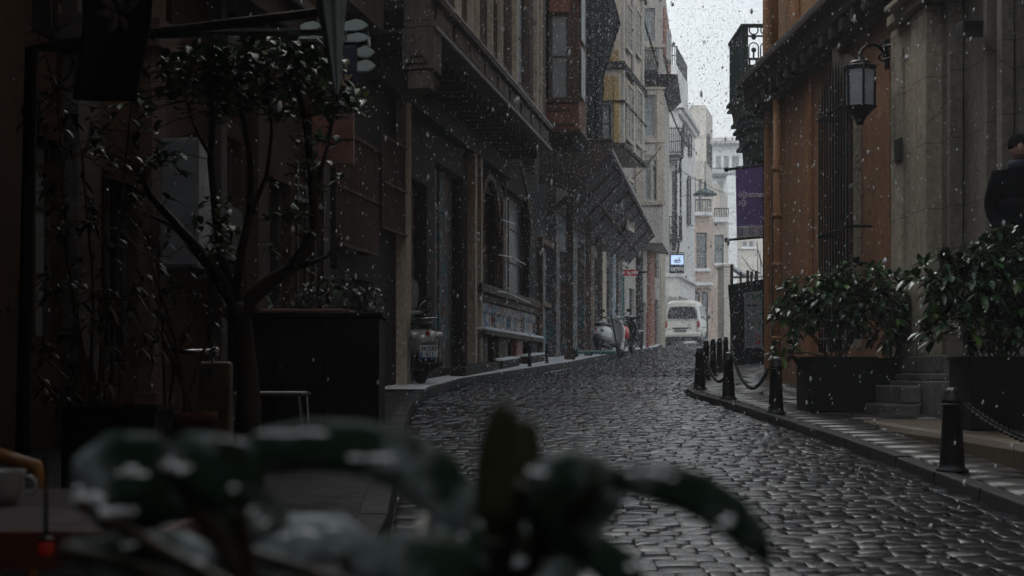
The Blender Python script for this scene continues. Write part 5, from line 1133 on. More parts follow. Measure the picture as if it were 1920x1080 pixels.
text("lettering", "K  AJ BEY", V(1181.5, 514, -.02), .115, M['white_text'], RS, .002, 'CENTER', bold=.004)
MB().hexa([V(1169, 519), V(1194, 519), V(1194, 519, -.02), V(1169, 519, -.02), V(1169, 517.6), V(1194, 517.6), V(1194, 517.6, -.02), V(1169, 517.6, -.02)]).build("white_edge", M['white_text'], RS, True)
MB().tube([V(1194, 510, .04), V(1215, 510, .04)], .03, 5).build("bracket", M['iron'], RS, True)
Y = 45.; AW = thing("shop_awning", "small pale striped shop front with teal painted panel behind the canopy posts", "awning", P(1160, 500, Y))
mb = MB()
for y0, y1, x0, x1 in ((493, 497, 1153, 1175), (502, 505, 1146, 1174)): mb.hexa([V(x0, y1), V(x1, y1), V(x1, y1, .4), V(x0, y1, .4), V(x0, y0), V(x1, y0), V(x1, y0, .4), V(x0, y0, .4)])
mb.build("snowy_slats", M['far_white'], AW, True)
MB().hexa([V(1158, 525), V(1171, 530), V(1171, 530, .1), V(1158, 525, .1), V(1158, 507), V(1171, 507), V(1171, 507, .1), V(1158, 507, .1)]).hexa([V(1167, 640), V(1171, 640), V(1171, 640, .1), V(1167, 640, .1), V(1167, 531), V(1171, 531), V(1171, 531, .1), V(1167, 531, .1)]).build("teal_panel", M['teal_paint'], AW, True)
MB().tube([V(1148, 500, .2), V(1148, 655, .2)], .03, 5).tube([V(1148, 500, .2), V(1180, 500, .5)], .03, 5).build("support", M['iron'], AW, True)
Y = 47.; RP = thing("red_pole", "slim red painted pole with pale base left of the white van", "pole", (V(1214, 0).x, Y, gz(Y) + .1))
MB().tube([V(1214, 652), V(1214, 588)], .05, 8).build("pole_body", M['dull_red'], RP, True); MB().tube([V(1210.5, 590), V(1210.5, 655)], .03, 6).build("pale_strip", M['frame_pale'], RP, True)
Y = 43.; CT = thing("cafe_table", "small dark café table with snow on its top beyond the red scooter", "table", (V(1180, 0).x, Y, gz(Y) + .1))
a = V(1180, 0); z_ = V(0, 622).z
MB().box(a.x - .42, a.x + .42, Y - .3, Y + .3, z_ - .04, z_ - .001).build("table_top", M['plastic_dark'], CT, True); MB().box(a.x - .41, a.x + .41, Y - .29, Y + .29, z_, z_ + .03).build("table_snow", M['snow'], CT, True, bevel=.01)
for dx in (-.36, .36):
    for dy in (-.24, .24): MB().box(a.x + dx - .02, a.x + dx + .02, Y + dy - .02, Y + dy + .02, gz(Y) + .1, z_ - .041).build("leg", M['iron'], CT, True)
# hanging street lamp and cables
Y = 62.; HL = thing("hanging_lamp", "dome shaped street lamp hanging on a cable over the street", "street lamp", P(1322, 366, Y))
c = P(1322, 366, Y); MB().lathe([(.55, 0), (.52, .05), (.38, .16), (.2, .24), (.08, .3), (.05, .45), (.04, .6)], c, 18).build("shade", M['green_iron'], HL, True, smooth=True)
MB().tube([c + Vector((0, 0, .55)), c + Vector((0, 0, 1.5))], .02, 5).build("stem", M['iron'], HL, True)
def cable(name, label, pts, r=.012):
    mb = MB(); out = []
    for (a, b) in zip(pts, pts[1:]):
        for i in range(9): t = i / 8; v = a.lerp(b, t); v = v - Vector((0, 0, .35 * t * (1 - t))); out.append(v)
    mb.tube(out, r, 5); tag(mb.build(name, M['iron'], None), label, "cable", "cables strung across the facades")
cable("cable", "thick black cable looping down past the brick bay to the white tower", [P(1180, -60, 44), P(1228, 105, 46), P(1262, 220, 54), P(1290, 275, 57.4)], .035)
cable("cable", "cable running from the canopy up to the grey bay corner", [P(1185, 335, 44.), P(1240, 275, 46.3)], .02)
cable("cable", "long thin cable crossing the street to hold the dome lamp", [P(1253, 300, 57.2), P(1322, 345, 62), P(1376, 365, 84)], .018)
# ================================================================== vegetation tools
def leaf(mb, base, d, up, ln, w, fold=.25, droop=.3):
    d = d.normalized(); s = d.cross(up)
    if s.length < 1e-4: s = d.orthogonal()
    s.normalize(); n = s.cross(d).normalized(); pts = []
    for t, k in ((0, .06), (.3, .8), (.62, 1.), (.85, .55), (1., .03)):
        c = base + d * ln * t - Vector((0, 0, 1)) * droop * ln * t * t
        pts += [c - s * w * k * .5 + n * fold * w * k * .5, c, c + s * w * k * .5 + n * fold * w * k * .5]
    mb.add(pts, [(i * 3 + k, i * 3 + k + 1, (i + 1) * 3 + k + 1, (i + 1) * 3 + k) for i in range(4) for k in (0, 1)])
def rosette(mb, p, axis, n, ln, w, spread=.9, droop=.35):
    axis = axis.normalized(); a = axis.orthogonal().normalized(); b = axis.cross(a); o = random.random() * 6
    for i in range(n):
        an = o + i * 2.4; sp = spread * random.uniform(.6, 1.25)
        d = axis * random.uniform(.25, .8) + (a * math.cos(an) + b * math.sin(an)) * sp
        leaf(mb, p + axis * random.uniform(-.03, .02), d, Vector((0, 0, 1)), ln * random.uniform(.65, 1.15), w * random.uniform(.8, 1.15), .25, droop * random.uniform(.3, 1.4))
def shrub(name, label, base, clumps, n, ln, w, mats, stems=9, cat="shrub", group=None, seed=1, nleaf=7, droop=.35):
    random.seed(seed); t = thing(name, label, cat, base, 0, group); st = MB(); lv = [MB() for _ in mats]
    b0 = Vector(base); tips = []
    tot = sum(c[1][0] * c[1][2] for c in clumps)
    for c, r in clumps:
        c = Vector(c); k = int(n * r[0] * r[2] / tot)
        for i in range(k):
            v = Vector((random.gauss(0, 1), random.gauss(0, 1), random.gauss(0, 1))).normalized() * random.uniform(.45, 1.08) ** .6
            p = c + Vector((v.x * r[0], v.y * r[1], v.z * r[2])); ax = Vector((v.x, v.y, v.z * .7 + .55)); tips.append((p, ax, c))
    forks = []
    for i in range(stems):
        c = Vector(clumps[i % len(clumps)][0]); r = clumps[i % len(clumps)][1]
        e = c + Vector((random.uniform(-.5, .5) * r[0], random.uniform(-.5, .5) * r[1], random.uniform(-.5, .1) * r[2])); s = b0 + Vector((random.uniform(-.1, .1), random.uniform(-.08, .08), 0))
        m = s.lerp(e, .5) + Vector((random.uniform(-.05, .05), random.uniform(-.05, .05), .05)); st.tube([s, m, e], .011, 5, .006); forks += [m, e, m.lerp(e, .5)]
    for p, ax, c in tips:
        f = min(forks, key=lambda q: (q - p).length_squared); mid = f.lerp(p, .5) + Vector((0, 0, -.03 + random.uniform(-.02, .02)))
        st.tube([f, mid, p], .005, 3, .0025, cap=False)
        rosette(lv[0 if random.random() < .82 or len(lv) == 1 else 1], p, ax, random.randint(nleaf - 2, nleaf + 2), ln, w, .95, droop)
    st.build("stems", M['stem'], t, True)
    for mb, m in zip(lv, mats):
        if mb.v: mb.build("leaves", M[m], t, True, smooth=True)
    return t
def planter(label, x0, x1, y0, y1, z0, z1, mat='planter_black', name="planter", group=None, taper=.0, cat="planter"):
    t = thing(name, label, cat, ((x0 + x1) / 2, (y0 + y1) / 2, z0), 0, group); k = taper
    MB().hexa([(x0 + k, y0 + k, z0), (x1 - k, y0 + k, z0), (x1 - k, y1 - k, z0), (x0 + k, y1 - k, z0), (x0, y0, z1), (x1, y0, z1), (x1, y1, z1), (x0, y1, z1)]).build("box", M[mat], t, True, bevel=.008)
    MB().box(x0 - .012, x1 + .012, y0 - .012, y0 + .03, z1 + .001, z1 + .03).box(x0 - .012, x1 + .012, y1 - .03, y1 + .012, z1 + .001, z1 + .03).box(x0 - .012, x0 + .03, y0 + .03, y1 - .03, z1 + .001, z1 + .03).box(x1 - .03, x1 + .012, y0 + .03, y1 - .03, z1 + .001, z1 + .03).build("rim", M[mat], t, True)
    MB().box(x0 + .03, x1 - .03, y0 + .03, y1 - .03, z1 + .0015, z1 + .015).build("soil", M['soil'], t, True)
    return t
# ---- right planters and shrubs
g = "black square planters along the orange building"
planter("square black planter at the corner, its shrub against the orange wall", 3.18, 3.92, 15.3, 15.9, gz(15.4) + .06, 1.21, group=g)
planter("narrower black planter tucked in against the stone portal", 4.05, 4.44, 15.9, 16.4, gz(16) + .06, 1.2, group=g)
planter("largest black planter, standing on the stone plinth at the right edge", 3.67, 4.38, 11.35, 11.95, .605, 1.165, group=g)
def pp(px, py, Y): return tuple(P(px, py, Y))
shrub("evergreen_shrub", "bushy evergreen shrub in the black planter before the barred window", (3.55, 15.6, 1.2), [(pp(1570, 570, 15.6), (.50, .35, .27)), (pp(1530, 545, 15.5), (.36, .28, .16)), (pp(1620, 520, 15.7), (.38, .3, .17)), (pp(1490, 590, 15.5), (.24, .2, .24)), (pp(1655, 590, 15.8), (.4, .3, .3)), (pp(1470, 660, 15.4), (.15, .15, .12))], 270, .145, .056, ['leaf', 'leaf_bright'], 12, seed=3, group=None)
shrub("evergreen_shrub", "wide dense evergreen shrub at the right edge before the standing person", (4.03, 11.65, 1.17), [(pp(1830, 530, 11.65), (.42, .35, .25)), (pp(1900, 490, 11.65), (.42, .3, .25)), (pp(1760, 510, 11.6), (.28, .24, .16)), (pp(1900, 600, 11.65), (.42, .3, .28)), (pp(1790, 610, 11.6), (.26, .25, .18)), (pp(1960, 540, 11.7), (.4, .3, .3))], 300, .145, .058, ['leaf', 'leaf_bright'], 12, seed=4)
shrub("evergreen_shrub", "small leafy shrub between the two big ones at the foot of the portal", (4.24, 16.15, 1.2), [(pp(1672, 560, 16.2), (.24, .22, .26)), (pp(1690, 640, 16.1), (.2, .2, .16))], 60, .13, .052, ['leaf'], 5, seed=6)
# ---- small tree on the terrace
random.seed(11)
TR = thing("small_tree", "dark forked little tree with leafy top standing before the black box on the terrace", "tree", P(468, 905, 8.3))
def T8(px, py, dy=0): return P(px, py, 8.3 + dy)
mb = MB()
br = [([(470, 910), (468, 760), (458, 660), (452, 600), (440, 570)], .072, .06), ([(446, 580), (410, 520), (360, 455), (320, 410), (285, 370), (262, 325)], .046, .016), ([(345, 440), (305, 415), (272, 400)], .016, .006),
      ([(450, 600), (470, 560), (510, 525), (545, 505), (570, 470), (592, 430), (585, 330), (575, 240), (560, 170)], .056, .018), ([(548, 505), (590, 490), (615, 480), (640, 440)], .02, .008),
      ([(440, 570), (415, 480), (405, 400), (395, 300), (400, 210), (390, 150)], .034, .012), ([(440, 570), (450, 480), (470, 400), (470, 300), (452, 200), (440, 130)], .03, .012), ([(592, 350), (610, 290), (625, 220), (640, 170)], .014, .006), ([(400, 300), (370, 250), (350, 190), (345, 140)], .014, .006),
      ([(470, 400), (500, 330), (510, 250), (505, 180)], .016, .007), ([(430, 540), (400, 505), (392, 470)], .014, .006)]
for pts, ra, rb_ in br:
    n = len(pts); mb.tube([T8(x, y_, .0 + .06 * math.sin(i * 1.3 + x)) for i, (x, y_) in enumerate(pts)], [ra + (rb_ - ra) * i / (n - 1) for i in range(n)], 8)
mb.build("trunk", M['bark'], TR, True, smooth=True)
l1 = MB(); l2 = MB(); tw = MB(); nodes = [T8(*a).lerp(T8(*b), k_ / 4) for pts, _, _ in br[1:] for a, b in zip(pts[1:], pts[2:]) for k_ in range(5)]
for cx, cy, rx, ry, n in ((370, 135, 66, 48, 52), (440, 120, 55, 45, 40), (510, 130, 60, 52, 40), (590, 120, 55, 46, 36), (640, 190, 46, 30, 18), (410, 195, 70, 34, 26), (560, 200, 70, 36, 22), (325, 160, 36, 32, 14), (480, 175, 80, 38, 28), (300, 330, 45, 60, 14), (600, 300, 46, 70, 16), (400, 420, 50, 70, 18), (240, 250, 60, 90, 20), (540, 420, 60, 60, 12)):
    for i in range(n):
        a = random.random() * 6.28; r = random.random() ** .5; p = T8(cx + rx * r * math.cos(a), cy + ry * r * math.sin(a), random.uniform(-.35, .35))
        rosette(l2 if random.random() < .35 else l1, p, Vector((random.uniform(-.6, .6), random.uniform(-.6, .2), .8)), random.randint(4, 7), .10, .042, 1., .45)
        q = min(nodes, key=lambda k_: (k_ - p).length_squared); tw.tube([q, q.lerp(p, .5) + Vector((0, 0, .02)), p], .004, 3, .002, cap=False)
for px, py, n in ((585, 355, 3), (560, 330, 2), (620, 190, 2), (470, 380, 3), (410, 450, 3), (500, 330, 2), (575, 510, 3), (640, 540, 3), (520, 560, 3), (395, 500, 3), (330, 430, 2)):
    for i in range(n): rosette(l1, T8(px + random.uniform(-14, 14), py + random.uniform(-14, 14), random.uniform(-.1, .1)), Vector((random.uniform(-1, 1), -.3, .3)), 3, .075, .026, .9, .4)
l1.build("leaves", M['leaf_tree'], TR, True, smooth=True); l2.build("leaves", M['leaf_bright'], TR, True, smooth=True, lab="bright young leaves"); tw.build("twigs", M['bark'], TR, True)
# ---- dark climbing bushes at far left
shrub("dark_bush", "tall loose dark bush at the far left with glinting leaves", P(190, 830, 7.0), [(pp(150, 300, 7.), (.28, .25, .42)), (pp(190, 500, 7.), (.32, .3, .4)), (pp(120, 640, 6.9), (.28, .25, .34)), (pp(250, 610, 7.1), (.2, .2, .3)), (pp(95, 180, 7.), (.22, .2, .34)), (pp(240, 60, 7.), (.14, .12, .25))], 170, .07, .024, ['leaf_dark'], 11, cat="bush", seed=21, nleaf=5, droop=.5)
shrub("dark_bush", "sparse twiggy bush in the red brown pot left of the beige panel", P(345, 785, 7.8), [(pp(330, 620, 7.8), (.22, .2, .3)), (pp(300, 480, 7.8), (.2, .2, .3)), (pp(400, 560, 7.9), (.16, .15, .3))], 34, .065, .022, ['leaf_dark'], 8, cat="bush", seed=22, nleaf=4, droop=.5)
shrub("dark_bush", "low round dark bush showing above the top of the black box", P(630, 600, 10.9), [(pp(640, 545, 10.9), (.28, .22, .14)), (pp(575, 555, 10.9), (.2, .2, .1)), (pp(690, 560, 10.9), (.16, .15, .1))], 80, .07, .025, ['leaf_dark'], 5, cat="bush", seed=23, nleaf=6)
# ---- black box, pots, table, cabinet
gf = lambda y_: gz(y_) + .12
BX = thing("black_box_counter", "large matt black box standing at the terrace edge in front of the small tree", "counter", (-1.45, 10.2, gf(10.2)))
MB().box(-2.0, -.935, 10, 10.5, gf(10) - .05, 1.455).build("body", M['black_panel'], BX, True, bevel=.01); MB().box(-2.03, -.91, 9.97, 10.53, 1.456, 1.49).build("top", M['planter_black'], BX, True, bevel=.006)
mb = MB()
for x in (-1.65, -1.3): mb.box(x - .006, x + .006, 9.99, 9.998, .5, 1.44)
mb.build("board_joint", M['iron'], BX, True)
PB = thing("planter_box", "orange brown trough holding the round bush behind the black box", "planter", (-1.35, 10.9, gf(10.9)))
MB().box(-1.9, -1.22, 10.7, 11.15, gf(10.9), P(0, 580, 10.8).z).build("trough", M['table_edge'], PB, True, bevel=.01)
MB().box(-1.88, -1.24, 10.72, 11.13, P(0, 580, 10.8).z + .001, P(0, 580, 10.8).z + .01).build("soil", M['soil'], PB, True)
def X(px, Y): return (px - 960) / F * Y
planter("long black trough pot under the tall dark bush", X(135, 7), X(300, 7), 6.9, 7.3, gf(7) , P(0, 772, 7).z, 'planter_black', "flower_pot", taper=.03, cat="pot")
t = thing("flower_pot", "round red brown clay pot right of the black trough pot", "pot", (X(352, 7.8), 7.8, gf(7.8)))
hgt = P(0, 772, 7.8).z - gf(7.8); MB().lathe([(.11, 0), (.145, hgt * .85), (.16, hgt * .86), (.165, hgt), (.14, hgt), (.13, hgt - .03)], (0, 0, 0), 20).build("pot", M['pot_red'], t, smooth=True)
MB().lathe([(.12, hgt - .035), (.128, hgt - .025)], (0, 0, 0), 16).build("soil", M['soil'], t)
# cabinet on the wall
sa, sb = LF.s(300, .32), LF.s(389, .0)
CB = thing("wall_cabinet", "tall grey metal cabinet fixed to the ochre wall behind the tree branches", "cabinet", LF.pt(sa, .15, 2.0))
Yc = 11.6; MB().box(X(300, Yc), X(373, Yc), Yc, Yc + .5, P(0, 503, Yc).z, P(0, 258, Yc).z).build("body", M['cabinet_grey'], CB, True, bevel=.012)
MB().box(X(304, Yc), X(369, Yc), Yc - .012, Yc - .002, P(0, 497, Yc).z, P(0, 264, Yc).z).build("door", M['cabinet_grey'], CB, True, bevel=.006)
MB().box(X(365, Yc), X(367, Yc), Yc - .03, Yc - .013, 2.2, 2.35).build("handle", M['iron'], CB, True)
MB().box(X(305, Yc), X(368, Yc), Yc + .5, Yc + 2.0, 2.1, 2.6).build("wall_bracket", M['dark_stone'], CB, True)
# beige panel with pipe
Yq = 8.8; PN = thing("beige_post_panel", "upright beige metal panel beside the red brown pot with a chrome pipe above", "panel", (X(400, Yq), Yq, gf(Yq)))
MB().box(X(371, Yq), X(432, Yq), Yq, Yq + .1, gf(Yq), P(0, 678, Yq).z).build("panel", M['beige_metal'], PN, True, bevel=.02)
MB().box(X(385, Yq), X(401, Yq), Yq - .02, Yq, P(0, 706, Yq).z, P(0, 692, Yq).z).build("latch", M['cabinet_grey'], PN, True)
MB().tube([P(334, 657, Yq - .05), P(350, 660, Yq - .05), P(395, 659, Yq - .05)], .017, 8).ell(P(402, 659, Yq - .05), (.033, .03, .033), 10, 7).tube([P(398, 660, Yq - .05), P(398, 680, Yq + .02)], .012, 6).build("pipe", M['chrome'], PN, True, smooth=True)
LBd = thing("pale_board", "small pale grey board leaning among the leaves at lower left", "board", P(155, 745, 7.6))
MB().hexa([P(122, 745, 7.6), P(192, 752, 7.6), P(192, 752, 7.63), P(122, 745, 7.63), P(120, 672, 7.7), P(172, 668, 7.7), P(172, 668, 7.73), P(120, 672, 7.73)]).build("board", M['cabinet_grey'], LBd, True, bevel=.004)
MB().box(X(120, 7.75), X(195, 7.75), 7.7, 7.9, gf(7.7), P(0, 742, 7.7).z).build("stand", M['black_panel'], LBd, True)
Yt = 9.2; FT = thing("folding_table", "slim metal folding table behind the tree trunk, its edge catching light", "table", (X(500, Yt), Yt, gf(Yt)))
zt_ = P(0, 737, Yt).z; MB().box(X(436, Yt), X(566, Yt), Yt, Yt + .45, zt_ - .018, zt_).build("table_top", M['cabinet_grey'], FT, True, bevel=.004)
MB().box(X(438, Yt), X(564, Yt), Yt + .01, Yt + .3, zt_ + .001, zt_ + .008).build("snow_film", M['snow'], FT, True)
for xa_, xb2, ya, yb2 in ((440, 428, 0, .05), (560, 572, 0, .05), (444, 436, .45, .4), (556, 566, .45, .4)):
    MB().tube([Vector((X(xa_, Yt), Yt + ya, zt_ - .02)), Vector((X(xb2, Yt), Yt + yb2, gf(Yt)))], .011, 6).build("leg", M['chrome'], FT, True)
# ---- near table, cup, plate, chair, lamp
TB = thing("cafe_table", "dark café table at the lower left corner with a white cup on it", "table", (-.95, 2.25, gf(2.2)))
MB().box(-1.5, -.47, 1.9, 2.62, .826, .848).build("table_top", M['table_top'], TB, True, bevel=.005); MB().box(-1.505, -.465, 1.885, 1.899, .80, .85).box(-.469, -.458, 1.9, 2.62, .80, .85).build("edge", M['table_edge'], TB, True)
for x, y_ in ((-1.4, 2.0), (-.56, 2.0), (-1.4, 2.52), (-.56, 2.52)): MB().box(x - .02, x + .02, y_ - .02, y_ + .02, gf(y_), .825).build("leg", M['table_edge'], TB, True)
cx, cy = X(8, 2.3), 2.3; CU = thing("coffee_cup", "white coffee cup standing on the table at the left edge", "cup", (cx, cy, .849))
MB().lathe([(.018, 0), (.022, .002), (.030, .02), (.034, .052), (.0345, .055), (.031, .054), (.026, .02), (.01, .01)], (0, 0, 0), 24).build("bowl", M['porcelain'], CU, smooth=True); MB().torus((.036, 0, .030), .015, .0035, Mx, 14, 6, -math.pi / 2 - .3, math.pi / 2 + .3).build("handle", M['porcelain'], CU, smooth=True)
SA = thing("saucer", "pale saucer on the table beyond the blurred leaves", "saucer", (X(318, 2.05), 2.12, .849)); MB().lathe([(.03, 0), (.05, .004), (.068, .013), (.066, .015), (.03, .006)], (0, 0, 0), 24).build("dish", M['porcelain'], SA, smooth=True)
CH = thing("bentwood_chair", "yellow brown bentwood chair pushed up behind the corner table", "chair", (-1.24, 3.1, gf(3.1)))
Yh = 3.05; a = P(0, 862, Yh); mb = MB()
zz0 = gf(3.1); mb.tube([(-1.42, Yh, zz0 + .42), (-1.42, Yh, .82), (-1.38, Yh, .87), (-1.3, Yh, .885), (-1.1, Yh, .885), (-1.02, Yh, .86), (-1.005, Yh, .80), (-1.01, Yh, zz0 + .42)], .016, 8); mb.tube([(-1.41, Yh, .79), (-1.02, Yh, .79)], .012, 6); mb.build("backrest", M['chair_wood'], CH, True, smooth=True)
MB().lathe([(.19, zz0 + .42), (.2, zz0 + .43), (.2, zz0 + .445), (.19, zz0 + .455)], (-1.215, 2.86, 0), 20).build("seat", M['chair_wood'], CH, True)
for x, y_ in ((-1.4, Yh), (-1.03, Yh), (-1.36, 2.7), (-1.07, 2.7)): MB().tube([(x, y_, zz0 + .42), (x, y_ , zz0)], .015, 8, .011).build("leg", M['chair_wood'], CH, True)
RL = thing("table_lamp", "small red glowing lamp half hidden below the table edge at lower left", "lamp", (X(86, 1.86), 1.84, .66))
p = P(86, 1028, 1.84); MB().lathe([(.006, -.010), (.010, -.006), (.010, .007), (.006, .010)], p, 12).build("red_glass", M['lit_amber'], RL, True, smooth=True); MB().lathe([(.011, .010), (.011, .014), (.003, .016), (.002, .12)], p, 10).build("fitting", M['iron'], RL, True)
# ---- flag, boom, umbrella, signs
Yf = 6.0; FL = thing("dark_flag", "navy cloth flag with a pale grey flower hanging at top left", "flag", P(210, 60, Yf))
def wav(x, y_): return .03 * math.sin(x * .035 + y_ * .01) + .015 * math.sin(y_ * .03)
mb = MB(); vs = []; n, m = 16, 14
for j in range(m + 1):
    for i in range(n + 1):
        u, v = i / n, j / m; px = 158 + 134 * u - v * v * 22 - v * (10 if u > .5 else 0) * 2 * (u - .5); py = -60 + v * (246 + 8 * u); q = P(px, py, Yf); q.y += wav(px, py); vs.append(q)
mb.add(vs, [(j * (n + 1) + i, j * (n + 1) + i + 1, (j + 1) * (n + 1) + i + 1, (j + 1) * (n + 1) + i) for j in range(m) for i in range(n)]); mb.build("cloth", M['navy_cloth'], FL, True, smooth=True, solid=.004)
mb = MB()
for a0, ln in ((-25, 50), (-75, 42), (-135, 44), (60, 40), (175, 38), (115, 42)):
    c = (216, 22); a = R(a0); pts = []
    for t, k in ((0, .02), (.25, .7), (.5, 1), (.75, .75), (1, 0)):
        for s in (-1, 1): pts.append((c[0] + ln * t * math.cos(a) - s * k * 10 * math.sin(a), c[1] + ln * t * math.sin(a) + s * k * 10 * math.cos(a)))
    vv = []
    for x, y_ in pts: q = P(x, y_, Yf); q.y += wav(x, y_) - .012; vv.append(q)
    mb.add(vv, [(i * 2, i * 2 + 1, i * 2 + 3, i * 2 + 2) for i in range(4)])
mb.build("flower_print", M['flower_cloth'], FL, True, smooth=True, solid=.002)
MB().tube([P(150, -58, Yf), P(300, -62, Yf)], .014, 6).build("rod", M['iron'], FL, True)
Yb_ = 7.6; BM = thing("canopy_arm", "long black metal arm slanting across the top left before the flag", "pole", P(150, 80, Yb_))
MB().tube([P(120, 84, 6.6), P(380, 50, 7.4), P(605, 22, 7.9), P(660, -60, 8.1)], .026, 8).build("arm", M['black_panel'], BM, True); MB().tube([P(120, 84, 6.6), P(60, 92, 6.4), P(40, 900, 6.4)], .03, 8).build("mast", M['black_panel'], BM, True)
Yu = 7.2; UM = thing("folded_umbrella", "closed pale green grey umbrella hanging point down at the top", "umbrella", P(628, 175, Yu)); mb = MB()
rings = []
for j, (py, hw, cx) in enumerate(((-120, 34, 618), (-40, 27, 620), (20, 21, 622), (70, 15, 625), (120, 10, 628), (165, 5, 631), (178, 2, 632))):
    rings.append([P(cx, py, Yu) + Vector((hw * Yu / F * (1 + .28 * math.cos(6 * a)) * math.cos(a), hw * Yu / F * (1 + .28 * math.cos(6 * a)) * math.sin(a), 0)) for a in [2 * math.pi * i / 36 for i in range(36)]])
mb.loft(rings).build("cloth", M['cloth_pale'], UM, True, smooth=True); MB().tube([P(632, 178, Yu), P(632, 190, Yu)], .008, 6).build("tip", M['iron'], UM, True)
MB().tube([P(618, -160, Yu), P(618, -120, Yu)], .015, 6).build("pole", M['iron'], UM, True)
Ys = 11.2; S1 = thing("scalloped_lamp_sign", "dark hanging sign with four pale leaf shaped panels at its right side", "sign", P(640, 90, Ys))
def leafshape(mb, x0, x1, y0, y1, flat_bottom=False):
    n = 14; v = []; xm = x0 + (x1 - x0) * .55; c = (y0 + y1) / 2
    top = [(x0, c), (x0 + (xm - x0) * .35, y0 + (c - y0) * .45), (x0 + (xm - x0) * .75, y0 + 2), (xm, y0), (xm + (x1 - xm) * .5, y0 + (c - y0) * .3), (x1, c)]
    bot = [(xm + (x1 - xm) * .5, y1 - (y1 - c) * .25), (xm, y1), (x0 + (xm - x0) * .4, y1 - (0 if flat_bottom else 2))]
    if flat_bottom: bot.append((x0, y1))
    f = [P(a, b, Ys - .03) for a, b in top + bot]; g_ = [q + Vector((0, .05, 0)) for q in f]; mb.loft([f, g_])
pm = plain("pale_translucent_panel", (.40, .47, .46), .4, 0, .25, 5, .05)
for q in ((563, 604, 39, 55, True), (640, 690, 35, 57, True), (560, 608, 66, 73, True), (640, 695, 61, 78, True), (665, 702, 85, 107, False), (664, 704, 111, 133, True)): mb = MB(); leafshape(mb, *q); mb.build("leaf_panel", pm, S1, True)
MB().box(X(540, Ys), X(690, Ys), Ys, Ys + .06, P(0, 64, Ys).z, P(0, 57, Ys).z).box(X(540, Ys), X(690, Ys), Ys, Ys + .06, P(0, 84, Ys).z, P(0, 78, Ys).z).build("frame_bar", M['iron'], S1, True); MB().tube([P(560, 60, Ys + .1), P(430, 60, Ys + .3), P(300, 66, 11.65)], .03, 6).build("bracket", M['iron'], S1, True)
Y = 10.9; S2 = thing("lettered_hanging_sign", "dark blue hanging board with tan serif capitals beside the pale leaf panels", "sign", P(650, 140, Y))
MB().box(X(626, Y), X(669, Y), Y, Y + .05, P(0, 181, Y).z, P(0, 84, Y).z).build("board", M['navy_cloth'], S2, True, bevel=.006)
text("lettering", "R", P(646, 128, Y - .012), .105, M['gold_text'], S2, .004, sx=.75, bold=.006); text("lettering", "AK", P(631, 160, Y - .012), .115, M['gold_text'], S2, .004, sx=.8, bold=.006)
MB().tube([P(648, 84, Y + .02), P(648, 60, Y + .1)], .01, 5).tube([P(626, 80, Y + .02), P(672, 80, Y + .02)], .012, 5).build("hanger", M['iron'], S2, True)
S3 = thing("red_brown_board", "dull red brown painted board above the barred shop openings", "sign", P(620, 260, 13.6)); Y = 13.4
MB().box(X(585, Y), X(663, Y), Y, Y + .06, P(0, 308, Y).z, P(0, 215, Y).z).build("board", M['table_edge'], S3, True, bevel=.006)
MB().box(X(585, Y), X(663, Y), Y - .012, Y - .001, P(0, 262, Y).z, P(0, 260, Y).z).build("board_groove", M['iron'], S3, True); MB().tube([P(600, 250, Y + .06), P(600, 250, Y + 1.0)], .02, 5).build("bracket", M['iron'], S3, True)
# dark cloth sheet added out of view above the terrace to shade it
SHD = thing("added_terrace_shade", "black fabric sheet added unseen above the café terrace at left to shade it", "awning", (-2.2, 2, 3.4)); mb = MB(); vs = []
for j in range(9):
    for i in range(9):
        y_ = -6 + 14.5 * j / 8; xw = -5.3 + .176 * y_ + .05; x = xw + (-.75 - xw) * i / 8; vs.append((x, y_, 4.05 - .3 * i / 8 - .03 * math.sin(j * 3.1) + (y_ > 7) * .2))
mb.add(vs, [(j * 9 + i, j * 9 + i + 1, (j + 1) * 9 + i + 1, (j + 1) * 9 + i) for j in range(8) for i in range(8)]); mb.build("fabric", M['navy_cloth'], SHD, True, solid=.01)
